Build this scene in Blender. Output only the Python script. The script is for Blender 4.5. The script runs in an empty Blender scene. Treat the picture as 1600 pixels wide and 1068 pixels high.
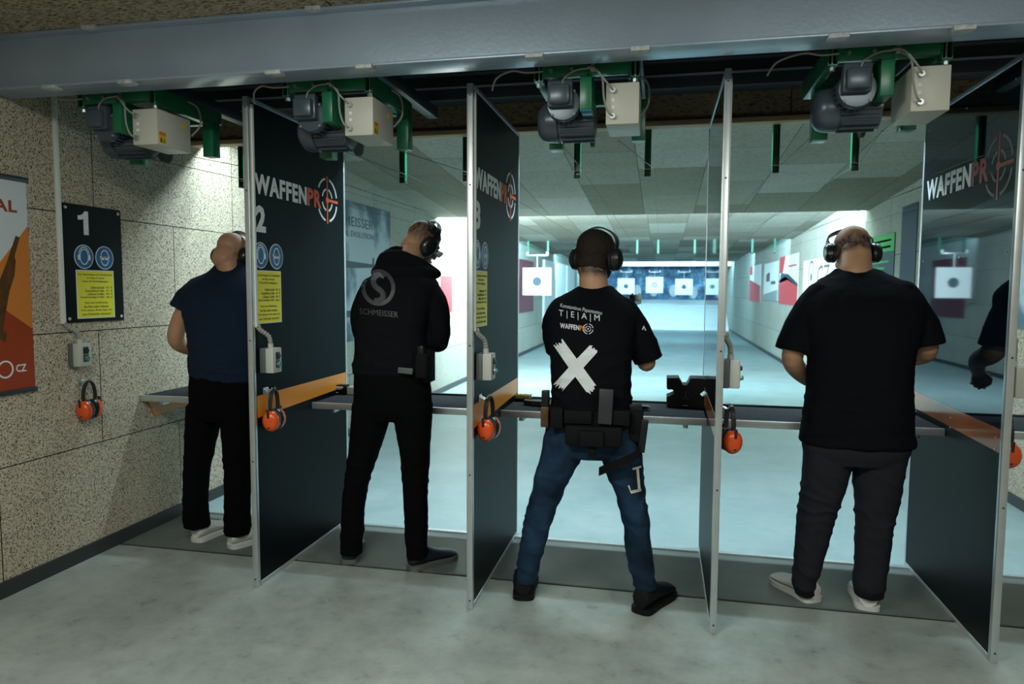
import bpy, bmesh, math, random
from mathutils import Vector, Matrix, noise, Euler
from mathutils.bvhtree import BVHTree
random.seed(7)
PI = math.pi
SC = bpy.context.scene
COL = SC.collection
def rad(a): return a * PI / 180

# ------------------------------------------------------------------ camera
CAM = Vector((0, 0, 1.45)); FPX = 1100.0
YAW, PITCH, ROLL = rad(12.0), rad(4.3), rad(0.3)
fw = Vector((-math.sin(YAW) * math.cos(PITCH), math.cos(YAW) * math.cos(PITCH), -math.sin(PITCH)))
r0 = fw.cross(Vector((0, 0, 1))).normalized(); u0 = r0.cross(fw)
rt = r0 * math.cos(ROLL) + u0 * math.sin(ROLL); up = -r0 * math.sin(ROLL) + u0 * math.cos(ROLL)
cd = bpy.data.cameras.new('camera'); cam = bpy.data.objects.new('camera', cd); COL.objects.link(cam)
mm = Matrix((rt, up, -fw)).transposed().to_4x4(); mm.translation = CAM
cam.matrix_world = mm
cd.sensor_width = 36; cd.lens = FPX / 1600 * 36; cd.clip_start = 0.05
cd.dof.use_dof = True; cd.dof.focus_distance = 3.4; cd.dof.aperture_fstop = 2.8
SC.camera = cam

# ------------------------------------------------------------------ world and lights
w = bpy.data.worlds.new('world'); SC.world = w; w.use_nodes = True
w.node_tree.nodes['Background'].inputs[0].default_value = (0.03, 0.04, 0.05, 1)
w.node_tree.nodes['Background'].inputs[1].default_value = 0.3
SC.view_settings.view_transform = 'Standard'; SC.view_settings.look = 'None'
SC.view_settings.exposure = 0.0; SC.view_settings.gamma = 1.0
SC.view_settings.use_curve_mapping = False
def area(name, loc, direction, sx, sy, power, col, spread=180):
    l = bpy.data.lights.new(name, 'AREA'); l.shape = 'RECTANGLE'; l.size = sx; l.size_y = sy
    l.energy = power; l.color = col; l.spread = rad(spread)
    o = bpy.data.objects.new(name, l); COL.objects.link(o); o.location = loc
    o.rotation_euler = Vector(direction).to_track_quat('-Z', 'Y').to_euler()
    return o
COOL = (0.38, 0.80, 1.0); WHITE = (0.70, 0.93, 1.0); ROOM = (0.93, 1.0, 0.93)
# ceiling lamps of the room behind the shooters
area('room_lamp', (-1.1, 1.0, 2.50), (0, 0.12, -1), 1.1, 0.25, 46, ROOM)
area('room_lamp', (1.0, 1.0, 2.50), (0, 0.12, -1), 1.1, 0.25, 30, ROOM)
area('room_lamp', (-0.3, -1.4, 2.50), (0, 0, -1), 2.2, 0.25, 14, ROOM)
# strip lamps hidden behind the ceiling baffles of the range
area('range_lamp', (-0.3, 4.30, 2.49), (0, 0.0, -1), 5.1, 0.07, 140, WHITE)
area('range_lamp', (-2.2, 9.22, 2.45), (-0.25, 1, -0.35), 1.4, 0.07, 420, WHITE)
area('range_lamp', (-0.3, 9.24, 2.44), (0, 1, 0.30), 5.1, 0.05, 420, WHITE)  # uplight added to brighten the second ceiling section
area('range_lamp', (0.6, 9.22, 2.45), (0, 1, -0.1), 3.4, 0.07, 150, COOL)
area('range_lamp', (-0.3, 14.30, 2.45), (0, 1, -0.15), 5.1, 0.07, 110, COOL)
area('range_lamp', (-0.3, 19.60, 2.45), (0, 1, -0.22), 5.1, 0.07, 130, COOL)
area('range_lamp', (-0.3, 25.2, 2.42), (0, 1, -0.4), 5.1, 0.08, 130, COOL)

# ------------------------------------------------------------------ pixel helpers (measure the photograph)
def ray(px, py): return fw + rt * ((px - 800) / FPX) - up * ((py - 534) / FPX)
def on(px, py, ax, v):
    d = ray(px, py); t = (v - CAM[ax]) / d[ax]; return CAM + d * t
def W(px, py, y): return on(px, py, 1, y)
def msz(npx, p):            # metres for npx pixels at point p
    return npx * (p - CAM).dot(fw) / FPX

# ------------------------------------------------------------------ materials
MATS = {}
def newmat(name):
    m = bpy.data.materials.new(name); m.use_nodes = True; MATS[name] = m
    return m, m.node_tree.nodes, m.node_tree.links, m.node_tree.nodes['Principled BSDF']
def pm(name, col, rough=0.6, metal=0.0, spec=0.5, var=0.0, vscale=30, bump=0.0, bscale=200, coat=0.0, stretch=None, ior=None, emit=None):
    m, N, L, b = newmat(name)
    c = (col[0], col[1], col[2], 1)
    b.inputs['Base Color'].default_value = c
    b.inputs['Roughness'].default_value = rough; b.inputs['Metallic'].default_value = metal
    b.inputs['Specular IOR Level'].default_value = spec
    b.inputs['Coat Weight'].default_value = coat
    if ior: b.inputs['IOR'].default_value = ior
    if emit:
        b.inputs['Emission Color'].default_value = (*col, 1); b.inputs['Emission Strength'].default_value = emit
    if var > 0 or bump > 0:
        tc = N.new('ShaderNodeTexCoord'); src = tc.outputs['Object']
        if stretch:
            mp = N.new('ShaderNodeMapping'); mp.inputs['Scale'].default_value = stretch
            L.new(src, mp.inputs[0]); src = mp.outputs[0]
    if var > 0:
        n = N.new('ShaderNodeTexNoise'); n.inputs['Scale'].default_value = vscale; n.inputs['Detail'].default_value = 5
        L.new(src, n.inputs['Vector'])
        r = N.new('ShaderNodeValToRGB')
        r.color_ramp.elements[0].position = 0.3; r.color_ramp.elements[1].position = 0.7
        r.color_ramp.elements[0].color = tuple(x * (1 - var) for x in col) + (1,)
        r.color_ramp.elements[1].color = tuple(min(1, x * (1 + var)) for x in col) + (1,)
        L.new(n.outputs['Fac'], r.inputs[0]); L.new(r.outputs[0], b.inputs['Base Color'])
    if bump > 0:
        n = N.new('ShaderNodeTexNoise'); n.inputs['Scale'].default_value = bscale; n.inputs['Detail'].default_value = 3
        L.new(src, n.inputs['Vector'])
        bp = N.new('ShaderNodeBump'); bp.inputs['Strength'].default_value = bump; bp.inputs['Distance'].default_value = 0.01
        L.new(n.outputs['Fac'], bp.inputs['Height']); L.new(bp.outputs[0], b.inputs['Normal'])
    return m
def ramp(N, stops):
    r = N.new('ShaderNodeValToRGB'); e = r.color_ramp.elements
    while len(e) < len(stops): e.new(0.5)
    for i, (p, c) in enumerate(stops): e[i].position = p; e[i].color = (*c, 1)
    return r
def mathn(N, L, op, a, b=None):
    n = N.new('ShaderNodeMath'); n.operation = op
    for i, v in enumerate((a, b)):
        if v is None: continue
        if isinstance(v, (int, float)): n.inputs[i].default_value = v
        else: L.new(v, n.inputs[i])
    return n.outputs[0]
def woodwool(name, light, dark, sc=1.0, tile=None, seam=(0.05, 0.045, 0.04), dens=0.5, tones=None):
    """wood wool slab: short pale strands lying in every direction over dark gaps, laid in slabs"""
    m, N, L, b = newmat(name)
    tc = N.new('ShaderNodeTexCoord')
    hs = []
    for k, (rx, ry, rz) in enumerate(((0.3, 0.5, 0.2), (1.1, 0.2, 1.0), (0.7, 1.4, 2.1), (2.2, 0.9, 0.4))):
        mp = N.new('ShaderNodeMapping'); mp.inputs['Rotation'].default_value = (rx, ry, rz)
        mp.inputs['Scale'].default_value = (38 * sc, 150 * sc, 120 * sc); mp.inputs['Location'].default_value = (k * 3.1, k, 0)
        L.new(tc.outputs['Object'], mp.inputs[0])
        n = N.new('ShaderNodeTexNoise'); n.inputs['Scale'].default_value = 1.0; n.inputs['Detail'].default_value = 1.0
        n.inputs['Distortion'].default_value = 0.6
        L.new(mp.outputs[0], n.inputs['Vector']); hs.append(n.outputs['Fac'])
    a = mathn(N, L, 'MAXIMUM', hs[0], hs[1]); c = mathn(N, L, 'MAXIMUM', hs[2], hs[3])
    h = mathn(N, L, 'MAXIMUM', a, c)
    rp = ramp(N, [(dens - 0.04, dark), (dens + 0.02, tuple((x * 0.7 + y * 0.3) for x, y in zip(light, dark))), (dens + 0.12, light)])
    L.new(h, rp.inputs[0])
    big = N.new('ShaderNodeTexNoise'); big.inputs['Scale'].default_value = 2.5; big.inputs['Detail'].default_value = 3
    L.new(tc.outputs['Object'], big.inputs['Vector'])
    mx = N.new('ShaderNodeMixRGB'); mx.blend_type = 'MULTIPLY'; mx.inputs[0].default_value = 0.35
    L.new(rp.outputs[0], mx.inputs[1]); rb = ramp(N, [(0.3, (0.75, 0.74, 0.7)), (0.7, (1, 1, 1))])
    L.new(big.outputs['Fac'], rb.inputs[0]); L.new(rb.outputs[0], mx.inputs[2])
    out = mx.outputs[0]
    if tile:
        axes, bw, bh, off = tile     # axes: which object axes run along and across the courses
        sp = N.new('ShaderNodeSeparateXYZ'); L.new(tc.outputs['Object'], sp.inputs[0])
        cb = N.new('ShaderNodeCombineXYZ')
        L.new(mathn(N, L, 'ADD', sp.outputs[axes[0]], off[0]), cb.inputs[0]); L.new(mathn(N, L, 'ADD', sp.outputs[axes[1]], off[1]), cb.inputs[1])
        br = N.new('ShaderNodeTexBrick'); L.new(cb.outputs[0], br.inputs['Vector'])
        br.inputs['Scale'].default_value = 1; br.inputs['Brick Width'].default_value = bw; br.inputs['Row Height'].default_value = bh
        br.inputs['Mortar Size'].default_value = 0.003; br.inputs['Mortar Smooth'].default_value = 0.2
        br.inputs['Color1'].default_value = (*(tones[0] if tones else (1, 1, 1)), 1); br.inputs['Color2'].default_value = (*(tones[1] if tones else (0.9, 0.9, 0.88)), 1)
        br.inputs['Mortar'].default_value = (*seam, 1); br.offset = off[2]
        mx2 = N.new('ShaderNodeMixRGB'); mx2.blend_type = 'MULTIPLY'; mx2.inputs[0].default_value = 1
        L.new(out, mx2.inputs[1]); L.new(br.outputs['Color'], mx2.inputs[2]); out = mx2.outputs[0]
    L.new(out, b.inputs['Base Color']); b.inputs['Roughness'].default_value = 0.9; b.inputs['Specular IOR Level'].default_value = 0.15
    bp = N.new('ShaderNodeBump'); bp.inputs['Strength'].default_value = 0.5; bp.inputs['Distance'].default_value = 0.004
    L.new(h, bp.inputs['Height']); L.new(bp.outputs[0], b.inputs['Normal'])
    return m
def concrete(name, c1, c2, rough=0.5, stain=(0.3, 0.3, 0.28), amt=0.5):
    m, N, L, b = newmat(name)
    tc = N.new('ShaderNodeTexCoord')
    n1 = N.new('ShaderNodeTexNoise'); n1.inputs['Scale'].default_value = 1.6; n1.inputs['Detail'].default_value = 8; n1.inputs['Roughness'].default_value = 0.65
    n2 = N.new('ShaderNodeTexNoise'); n2.inputs['Scale'].default_value = 9; n2.inputs['Detail'].default_value = 10; n2.inputs['Roughness'].default_value = 0.75
    L.new(tc.outputs['Object'], n1.inputs['Vector']); L.new(tc.outputs['Object'], n2.inputs['Vector'])
    r1 = ramp(N, [(0.35, c1), (0.65, c2)]); L.new(n1.outputs['Fac'], r1.inputs[0])
    r2 = ramp(N, [(0.25, stain), (0.42, (0.85, 0.85, 0.85)), (0.6, (1, 1, 1))]); L.new(n2.outputs['Fac'], r2.inputs[0])
    mx = N.new('ShaderNodeMixRGB'); mx.blend_type = 'MULTIPLY'; mx.inputs[0].default_value = amt
    L.new(r1.outputs[0], mx.inputs[1]); L.new(r2.outputs[0], mx.inputs[2]); L.new(mx.outputs[0], b.inputs['Base Color'])
    rr = N.new('ShaderNodeMapRange'); rr.inputs[3].default_value = rough - 0.12; rr.inputs[4].default_value = rough + 0.15
    L.new(n2.outputs['Fac'], rr.inputs[0]); L.new(rr.outputs[0], b.inputs['Roughness'])
    bp = N.new('ShaderNodeBump'); bp.inputs['Strength'].default_value = 0.25; bp.inputs['Distance'].default_value = 0.004
    L.new(n2.outputs['Fac'], bp.inputs['Height']); L.new(bp.outputs[0], b.inputs['Normal'])
    return m

woodwool('wall_slab', (0.66, 0.57, 0.44), (0.07, 0.06, 0.045), 1.0, ((1, 2), 1.25, 0.61, (0.49, 0.004, 0.5)), dens=0.555)
woodwool('wall_slab_range', (0.52, 0.53, 0.48), (0.22, 0.22, 0.19), 0.7, ((1, 2), 1.25, 0.61, (0.49, 0.004, 0.5)), dens=0.53)
woodwool('ceiling_slab', (0.55, 0.47, 0.34), (0.09, 0.075, 0.05), 1.0, ((0, 1), 2.0, 0.6, (0.3, 0.1, 0.5)), dens=0.56)
woodwool('range_ceiling_slab', (0.46, 0.45, 0.40), (0.19, 0.18, 0.155), 0.7, ((1, 0), 1.25, 0.6, (0.2, 0.24, 0.5)), dens=0.50, tones=((1, 1, 1), (0.50, 0.46, 0.39)), seam=(0.12, 0.12, 0.12))
woodwool('baffle_slab', (0.30, 0.25, 0.17), (0.09, 0.075, 0.05), 0.8, ((0, 2), 1.25, 1.0, (0.3, 0.3, 0)), dens=0.52)
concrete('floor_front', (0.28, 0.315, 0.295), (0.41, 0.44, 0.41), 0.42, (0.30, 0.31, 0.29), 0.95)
concrete('floor_booth_shaded', (0.12, 0.135, 0.13), (0.18, 0.195, 0.185), 0.5, (0.4, 0.4, 0.38), 0.6)  # concrete darkened to carry the shelf's shadow between groove and range floor
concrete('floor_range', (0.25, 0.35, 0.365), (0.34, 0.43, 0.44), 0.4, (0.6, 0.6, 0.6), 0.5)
pm('timber', (0.42, 0.30, 0.17), 0.7, var=0.2, vscale=6, stretch=(1, 12, 12))
pm('steel_blue', (0.36, 0.44, 0.54), 0.30, 0.25, var=0.08, vscale=3, bump=0.05, bscale=60)
pm('steel_dark', (0.045, 0.055, 0.065), 0.45, 0.3, var=0.1, vscale=4)
pm('weld_plate', (0.55, 0.58, 0.60), 0.55, 0.3, var=0.25, vscale=50, bump=0.4, bscale=300)
pm('aluminium', (0.62, 0.65, 0.66), 0.38, 0.75, var=0.05, vscale=20)
pm('galvanised', (0.55, 0.57, 0.57), 0.35, 0.85)
pm('wire_steel', (0.10, 0.11, 0.11), 0.5, 0.5)
pm('white_plastic', (0.72, 0.73, 0.69), 0.4)
pm('grey_plastic', (0.50, 0.51, 0.46), 0.45)
pm('dark_plastic', (0.03, 0.032, 0.035), 0.4)
pm('rubber', (0.012, 0.012, 0.013), 0.6)
pm('panel_matte', (0.0015, 0.005, 0.007), 0.45, spec=0.08, var=0.1, vscale=3)
pm('panel_gloss', (0.003, 0.007, 0.012), 0.03, spec=0.55, coat=0.0)
MATS['panel_gloss'].node_tree.nodes['Principled BSDF'].inputs['Specular Tint'].default_value = (0.45, 0.78, 1.0, 1)
pm('panel_low', (0.0015, 0.003, 0.004), 0.42, spec=0.08, var=0.1, vscale=3)
pm('stripe_orange', (0.60, 0.20, 0.012), 0.3)
pm('stripe_orange_dark', (0.26, 0.075, 0.02), 0.15)
pm('print_white', (0.72, 0.75, 0.77), 0.5)
pm('print_orange', (0.75, 0.10, 0.02), 0.5)
pm('print_red', (0.22, 0.006, 0.006), 0.3)
pm('sign_black', (0.003, 0.004, 0.005), 0.4, spec=0.12)
pm('sign_blue', (0.01, 0.10, 0.30), 0.45)
pm('sign_yellow', (0.80, 0.72, 0.02), 0.5)
pm('ink', (0.03, 0.03, 0.02), 0.6)
pm('green_paint', (0.012, 0.16, 0.07), 0.3, spec=0.6, var=0.08, vscale=10)
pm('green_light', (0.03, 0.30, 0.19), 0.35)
pm('motor_grey', (0.075, 0.10, 0.125), 0.3, 0.2, spec=0.6, var=0.08, vscale=10)
pm('motor_black', (0.02, 0.024, 0.03), 0.35)
pm('control_box', (0.60, 0.58, 0.50), 0.45, var=0.03, vscale=8)
pm('cable_grey', (0.30, 0.29, 0.26), 0.55)
pm('cable_black', (0.02, 0.02, 0.02), 0.5)
pm('label_yellow', (0.75, 0.55, 0.01), 0.5)
pm('label_orange', (0.8, 0.22, 0.01), 0.5)
pm('label_blue', (0.01, 0.30, 0.55), 0.4)
pm('felt', (0.030, 0.032, 0.036), 0.95, var=0.35, vscale=160, bump=0.3, bscale=400, spec=0.1)
pm('muff_red', (0.75, 0.085, 0.01), 0.28, spec=0.6)
pm('muff_black', (0.015, 0.016, 0.018), 0.3, spec=0.6)
pm('card_white', (0.88, 0.90, 0.90), 0.7)
pm('card_disc', (0.05, 0.09, 0.12), 0.6)
pm('trap_white', (0.85, 0.87, 0.88), 0.6, var=0.03, vscale=3)
pm('backdrop_blue', (0.01, 0.045, 0.10), 0.5)
pm('banner_white', (0.62, 0.66, 0.70), 0.5)
pm('banner_orange', (0.62, 0.20, 0.03), 0.5)
pm('banner_red', (0.32, 0.045, 0.012), 0.5)
pm('poster_red', (0.65, 0.06, 0.07), 0.5)
pm('poster_maroon', (0.20, 0.04, 0.06), 0.5)
pm('box_dark', (0.10, 0.11, 0.11), 0.5)
pm('poster_green', (0.06, 0.42, 0.10), 0.5)
pm('poster_dark', (0.03, 0.06, 0.08), 0.45)
pm('poster_grey', (0.30, 0.36, 0.37), 0.5)
pm('poster_navy', (0.02, 0.04, 0.07), 0.5)
pm('brass', (0.75, 0.55, 0.2), 0.3, 0.8)
pm('gun_black', (0.012, 0.013, 0.015), 0.35, 0.3)
pm('gun_steel', (0.25, 0.27, 0.28), 0.3, 0.7)
pm('wood_grip', (0.10, 0.045, 0.015), 0.4, var=0.3, vscale=30)
pm('foam_black', (0.010, 0.011, 0.013), 0.7, bump=0.2, bscale=300)
pm('logo_grey', (0.10, 0.10, 0.105), 0.5)
# clothes and skin
pm('skin', (0.50, 0.27, 0.16), 0.5, spec=0.4, var=0.06, vscale=20, bump=0.08, bscale=250)
_m = MATS['skin']; _N = _m.node_tree.nodes; _L = _m.node_tree.links; _b = _N['Principled BSDF']
_at = _N.new('ShaderNodeAttribute'); _at.attribute_name = 'stubble'
_mx = _N.new('ShaderNodeMixRGB'); _src = _b.inputs['Base Color'].links[0].from_socket
_L.new(_at.outputs['Fac'], _mx.inputs[0]); _L.new(_src, _mx.inputs[1]); _mx.inputs[2].default_value = (0.055, 0.035, 0.026, 1); _L.new(_mx.outputs[0], _b.inputs['Base Color'])
pm('polo_navy', (0.008, 0.018, 0.040), 0.85, spec=0.15, bump=0.25, bscale=500)
pm('black_denim', (0.0035, 0.0035, 0.0045), 0.95, spec=0.06, bump=0.2, bscale=400)
pm('black_cotton', (0.0045, 0.005, 0.007), 0.9, spec=0.08, bump=0.15, bscale=500)
pm('hoodie_black', (0.007, 0.007, 0.009), 0.95, spec=0.08, bump=0.2, bscale=400)
pm('grey_trouser', (0.019, 0.020, 0.026), 0.9, spec=0.1, bump=0.25, bscale=300)
pm('denim_blue', (0.012, 0.030, 0.060), 0.85, spec=0.15, var=0.6, vscale=9, bump=0.25, bscale=350)
pm('nylon_black', (0.005, 0.005, 0.006), 0.75, spec=0.15, bump=0.3, bscale=300)
pm('leather_navy', (0.012, 0.022, 0.040), 0.4)
pm('sole_grey', (0.12, 0.12, 0.115), 0.7)
pm('shoe_white', (0.72, 0.72, 0.68), 0.55)
pm('shoe_black', (0.006, 0.006, 0.007), 0.65, spec=0.2, bump=0.3, bscale=250)
pm('hair_dark', (0.020, 0.013, 0.009), 0.7, spec=0.3, bump=0.8, bscale=160)
pm('hair_stubble', (0.10, 0.06, 0.042), 0.8, spec=0.2, var=0.3, vscale=80)
pm('eye_white', (0.8, 0.8, 0.8), 0.2)
pm('eye_dark', (0.03, 0.02, 0.015), 0.1)
pm('lip', (0.35, 0.12, 0.09), 0.5)
pm('print_hoodie', (0.075, 0.075, 0.08), 0.5)
pm('clear_lens', (0.5, 0.6, 0.65), 0.1)

# ------------------------------------------------------------------ mesh builder
class MB:
    def __init__(s): s.v = []; s.f = []
    def add(s, vs, fs):
        n = len(s.v); s.v += [Vector(p) for p in vs]; s.f += [tuple(i + n for i in f) for f in fs]; return s
    def box(s, lo, hi, M=None):
        x0, y0, z0 = lo; x1, y1, z1 = hi
        vs = [Vector(p) for p in ((x0,y0,z0),(x1,y0,z0),(x1,y1,z0),(x0,y1,z0),(x0,y0,z1),(x1,y0,z1),(x1,y1,z1),(x0,y1,z1))]
        if M: vs = [M @ p for p in vs]
        return s.add(vs, [(0,3,2,1),(4,5,6,7),(0,1,5,4),(1,2,6,5),(2,3,7,6),(3,0,4,7)])
    def bbox(s, lo, hi, bv=0.004, M=None):      # box with chamfered edges
        bm = bmesh.new(); bmesh.ops.create_cube(bm, size=1)
        for v in bm.verts: v.co = Vector(((lo[i] + hi[i]) / 2 + v.co[i] * (hi[i] - lo[i]) for i in range(3)))
        bmesh.ops.bevel(bm, geom=bm.edges[:], offset=bv, segments=2, profile=0.5, affect='EDGES')
        bm.verts.index_update()
        s.add([(M @ v.co if M else v.co.copy()) for v in bm.verts], [tuple(v.index for v in f.verts) for f in bm.faces]); bm.free(); return s
    def rings(s, rs, cap=True):
        n = len(rs[0]); vs = [p for r in rs for p in r]; fs = []
        for i in range(len(rs) - 1):
            for j in range(n):
                k = (j + 1) % n; fs.append((i*n+j, i*n+k, (i+1)*n+k, (i+1)*n+j))
        if cap: fs.append(tuple(range(n))[::-1]); fs.append(tuple((len(rs)-1)*n + j for j in range(n)))
        return s.add(vs, fs)
    def tube(s, pts, r, n=10, cap=True):
        pts = [Vector(p) for p in pts]; rs = []
        if not hasattr(r, '__len__'): r = [r] * len(pts)
        t0 = (pts[1] - pts[0]).normalized()
        a = t0.orthogonal().normalized()
        for i, p in enumerate(pts):
            t = (pts[min(i+1, len(pts)-1)] - pts[max(i-1, 0)]).normalized()
            a = (a - t * a.dot(t)).normalized(); b = t.cross(a)
            rs.append([p + a * (r[i] * math.cos(2*PI*j/n)) + b * (r[i] * math.sin(2*PI*j/n)) for j in range(n)])
        return s.rings(rs, cap)
    def capsule(s, p0, p1, r0_, r1_, n=14):
        p0 = Vector(p0); p1 = Vector(p1); d = (p1 - p0).normalized()
        pts = []; rr = []
        for k in range(5):
            a = PI/2 * (k / 5.0); pts.append(p0 - d * r0_ * math.cos(a)); rr.append(max(r0_ * math.sin(a), 0.0005))
        pts.append(p0); rr.append(r0_); pts.append(p1); rr.append(r1_)
        for k in range(1, 6):
            a = PI/2 * (k / 5.0); pts.append(p1 + d * r1_ * math.sin(a)); rr.append(max(r1_ * math.cos(a), 0.0005))
        return s.tube(pts, rr, n)
    def ell(s, c, r, M=None, seg=20, ring=12):
        vs = []; fs = []
        c = Vector(c)
        for i in range(1, ring):
            a = PI * i / ring
            for j in range(seg):
                b = 2*PI*j/seg; vs.append(c + Vector((r[0]*math.sin(a)*math.cos(b), r[1]*math.sin(a)*math.sin(b), r[2]*math.cos(a))))
        vs.append(c + Vector((0,0,r[2]))); vs.append(c - Vector((0,0,r[2]))); T = len(vs)-2; B = T+1
        for i in range(ring-2):
            for j in range(seg):
                k=(j+1)%seg; fs.append((i*seg+j,(i+1)*seg+j,(i+1)*seg+k,i*seg+k))
        for j in range(seg):
            k=(j+1)%seg; fs.append((T,j,k)); fs.append((B,(ring-2)*seg+k,(ring-2)*seg+j))
        if M: vs = [M @ p for p in vs]
        return s.add(vs, fs)
    def cyl(s, p0, p1, r, n=20): return s.tube([p0, p1], r, n)
    def prism(s, poly, M, w0, w1):              # polygon in the (right, up) plane of M, thick from w0 to w1
        n = len(poly)
        a = sum(poly[i][0]*poly[(i+1)%n][1]-poly[(i+1)%n][0]*poly[i][1] for i in range(n))
        if a < 0: poly = poly[::-1]
        vs = [M @ Vector((p[0], p[1], w0)) for p in poly] + [M @ Vector((p[0], p[1], w1)) for p in poly]
        fs = [tuple(range(n))[::-1], tuple(range(n, 2*n))] + [(i, (i+1)%n, n+(i+1)%n, n+i) for i in range(n)]
        return s.add(vs, fs)
    def rect(s, M, u0_, v0_, u1_, v1_, w0, w1): return s.prism([(u0_,v0_),(u1_,v0_),(u1_,v1_),(u0_,v1_)], M, w0, w1)
    def disc(s, M, c, r, w0, w1, n=36, sy=1.0): return s.prism([(c[0]+r*math.cos(2*PI*i/n), c[1]+sy*r*math.sin(2*PI*i/n)) for i in range(n)], M, w0, w1)
    def arc(s, M, c, r0_, r1_, a0, a1, w0, w1, n=16, sy=1.0):
        o = [(c[0]+r1_*math.cos(rad(a0+(a1-a0)*i/n)), c[1]+sy*r1_*math.sin(rad(a0+(a1-a0)*i/n))) for i in range(n+1)]
        i_ = [(c[0]+r0_*math.cos(rad(a0+(a1-a0)*i/n)), c[1]+sy*r0_*math.sin(rad(a0+(a1-a0)*i/n))) for i in range(n+1)]
        for k in range(n): s.prism([i_[k], o[k], o[k+1], i_[k+1]], M, w0, w1)
        return s
    def text(s, txt, M, u0_, v0_, u1_, v1_, w0, w1, bold=0.0, res=2):
        vs, fs = textmesh(txt, bold, res)
        if not vs: return s
        xs = [p[0] for p in vs]; ys = [p[1] for p in vs]
        ax, bx, ay, by = min(xs), max(xs), min(ys), max(ys)
        su = (u1_-u0_)/max(bx-ax, 1e-6); sv = (v1_-v0_)/max(by-ay, 1e-6)
        return s.add([M @ Vector((u0_+(x-ax)*su, v0_+(y-ay)*sv, w1 if z > 0 else w0)) for x, y, z in vs], fs)
    def build(s, name, mat, parent=None, org=None, smooth=True, ang=35):
        o_ = Vector((0, 0, 0))
        if parent is not None: o_ = ORG[parent.name]
        elif org is not None: o_ = Vector(org)
        me = bpy.data.meshes.new(name)
        me.from_pydata([p - o_ for p in s.v], [], s.f); me.update()
        me.materials.append(MATS[mat] if isinstance(mat, str) else mat)
        o = bpy.data.objects.new(name, me); COL.objects.link(o)
        if parent is not None: o.parent = parent
        else: o.location = o_
        ORG[o.name] = o_
        if smooth:
            me.polygons.foreach_set('use_smooth', [True] * len(me.polygons))
            try: me.set_sharp_from_angle(angle=rad(ang))
            except Exception: pass
        return o
ORG = {}
_tc = {}
def textmesh(txt, bold, res):
    k = (txt, bold, res)
    if k in _tc: return _tc[k]
    c = bpy.data.curves.new('t', 'FONT'); c.body = txt; c.size = 1; c.extrude = 0.01; c.offset = bold; c.resolution_u = res; c.space_character = 1.0 + bold * 3.2
    o = bpy.data.objects.new('t', c); COL.objects.link(o)
    bpy.context.view_layer.update()
    dg = bpy.context.evaluated_depsgraph_get()
    me = bpy.data.meshes.new_from_object(o.evaluated_get(dg))
    r = ([tuple(v.co) for v in me.vertices], [tuple(p.vertices) for p in me.polygons])
    bpy.data.objects.remove(o); bpy.data.curves.remove(c); bpy.data.meshes.remove(me)
    _tc[k] = r; return r
def frame(org, right, upv=(0, 0, 1)):
    r_ = Vector(right); u_ = Vector(upv); n_ = r_.cross(u_)
    m = Matrix((r_, u_, n_)).transposed().to_4x4(); m.translation = Vector(org); return m
def thing(name, label, cat, loc, group=None):
    o = bpy.data.objects.new(name, None); COL.objects.link(o); o.location = loc; o.empty_display_size = 0.05
    o['label'] = label; o['category'] = cat
    if group: o['group'] = group
    ORG[o.name] = Vector(loc); return o
def tag(o, label, cat, group=None):
    o['label'] = label; o['category'] = cat
    if group: o['group'] = group
    return o
def struct(o): o['kind'] = 'structure'; return o
def copy_tree(o, loc=None, label=None, parent=None):
    c = o.copy(); COL.objects.link(c); c.parent = parent
    if loc is not None: c.location = loc; ORG[c.name] = Vector(loc)
    if label: c['label'] = label
    for ch in list(o.children): copy_tree(ch, parent=c)
    return c
def smoothpath(pts, n=6):                        # Catmull-Rom
    pts = [Vector(p) for p in pts]; out = []
    for i in range(len(pts)-1):
        p0 = pts[max(i-1,0)]; p1 = pts[i]; p2 = pts[i+1]; p3 = pts[min(i+2,len(pts)-1)]
        for k in range(n):
            t = k/n
            out.append(0.5*((2*p1)+(p2-p0)*t+(2*p0-5*p1+4*p2-p3)*t*t+(3*p1-p0-3*p2+p3)*t**3))
    out.append(pts[-1]); return out
XL, XR = -2.985, 2.37
LWF = frame((XL, 0, 0), (0, 1, 0))     # left wall: u = y, v = z, normal +x
RWF = frame((XR, 0, 0), (0, -1, 0))    # right wall: u = -y, v = z, normal -x
# ================================================================== the setting
YB = -3.0
def slab(name, mat, lo, hi): return struct(MB().box(lo, hi).build(name, mat, smooth=False))
slab('floor', 'floor_front', (XL-0.1, YB, -0.1), (XR+0.1, 3.335, 0))
slab('floor_booth_shaded', 'floor_booth_shaded', (XL-0.1, 3.36, -0.1), (XR+0.1, 3.93, 0))
slab('floor_range', 'floor_range', (XL-0.1, 3.96, -0.1), (XR+0.1, 29.5, 0.004))
slab('trim_groove', 'rubber', (XL, 3.325, -0.05), (XR, 3.37, -0.006))
slab('trim_lit_edge', 'aluminium', (XL, 3.93, -0.05), (XR, 3.96, 0.010))  # added bright strip, stands for the lit edge of the floor
slab('wall_left', 'wall_slab', (XL-0.2, YB, 0), (XL, 6.0, 2.9))
slab('wall_left_range', 'wall_slab_range', (XL-0.2, 6.0, 0), (XL, 29.5, 2.9))
slab('wall_right', 'wall_slab', (XR, YB, 0), (XR+0.2, 6.0, 2.9))
slab('wall_right_range', 'wall_slab_range', (XR, 6.0, 0), (XR+0.2, 29.5, 2.9))
slab('wall_back', 'wall_slab', (XL-0.2, YB-0.2, 0), (XR+0.2, YB, 2.9))
slab('wall_end', 'steel_dark', (XL-0.2, 29.5, 0), (XR+0.2, 29.7, 2.9))
slab('ceiling', 'ceiling_slab', (XL-0.2, YB-0.2, 2.56), (XR+0.2, 2.80, 2.95))
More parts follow.
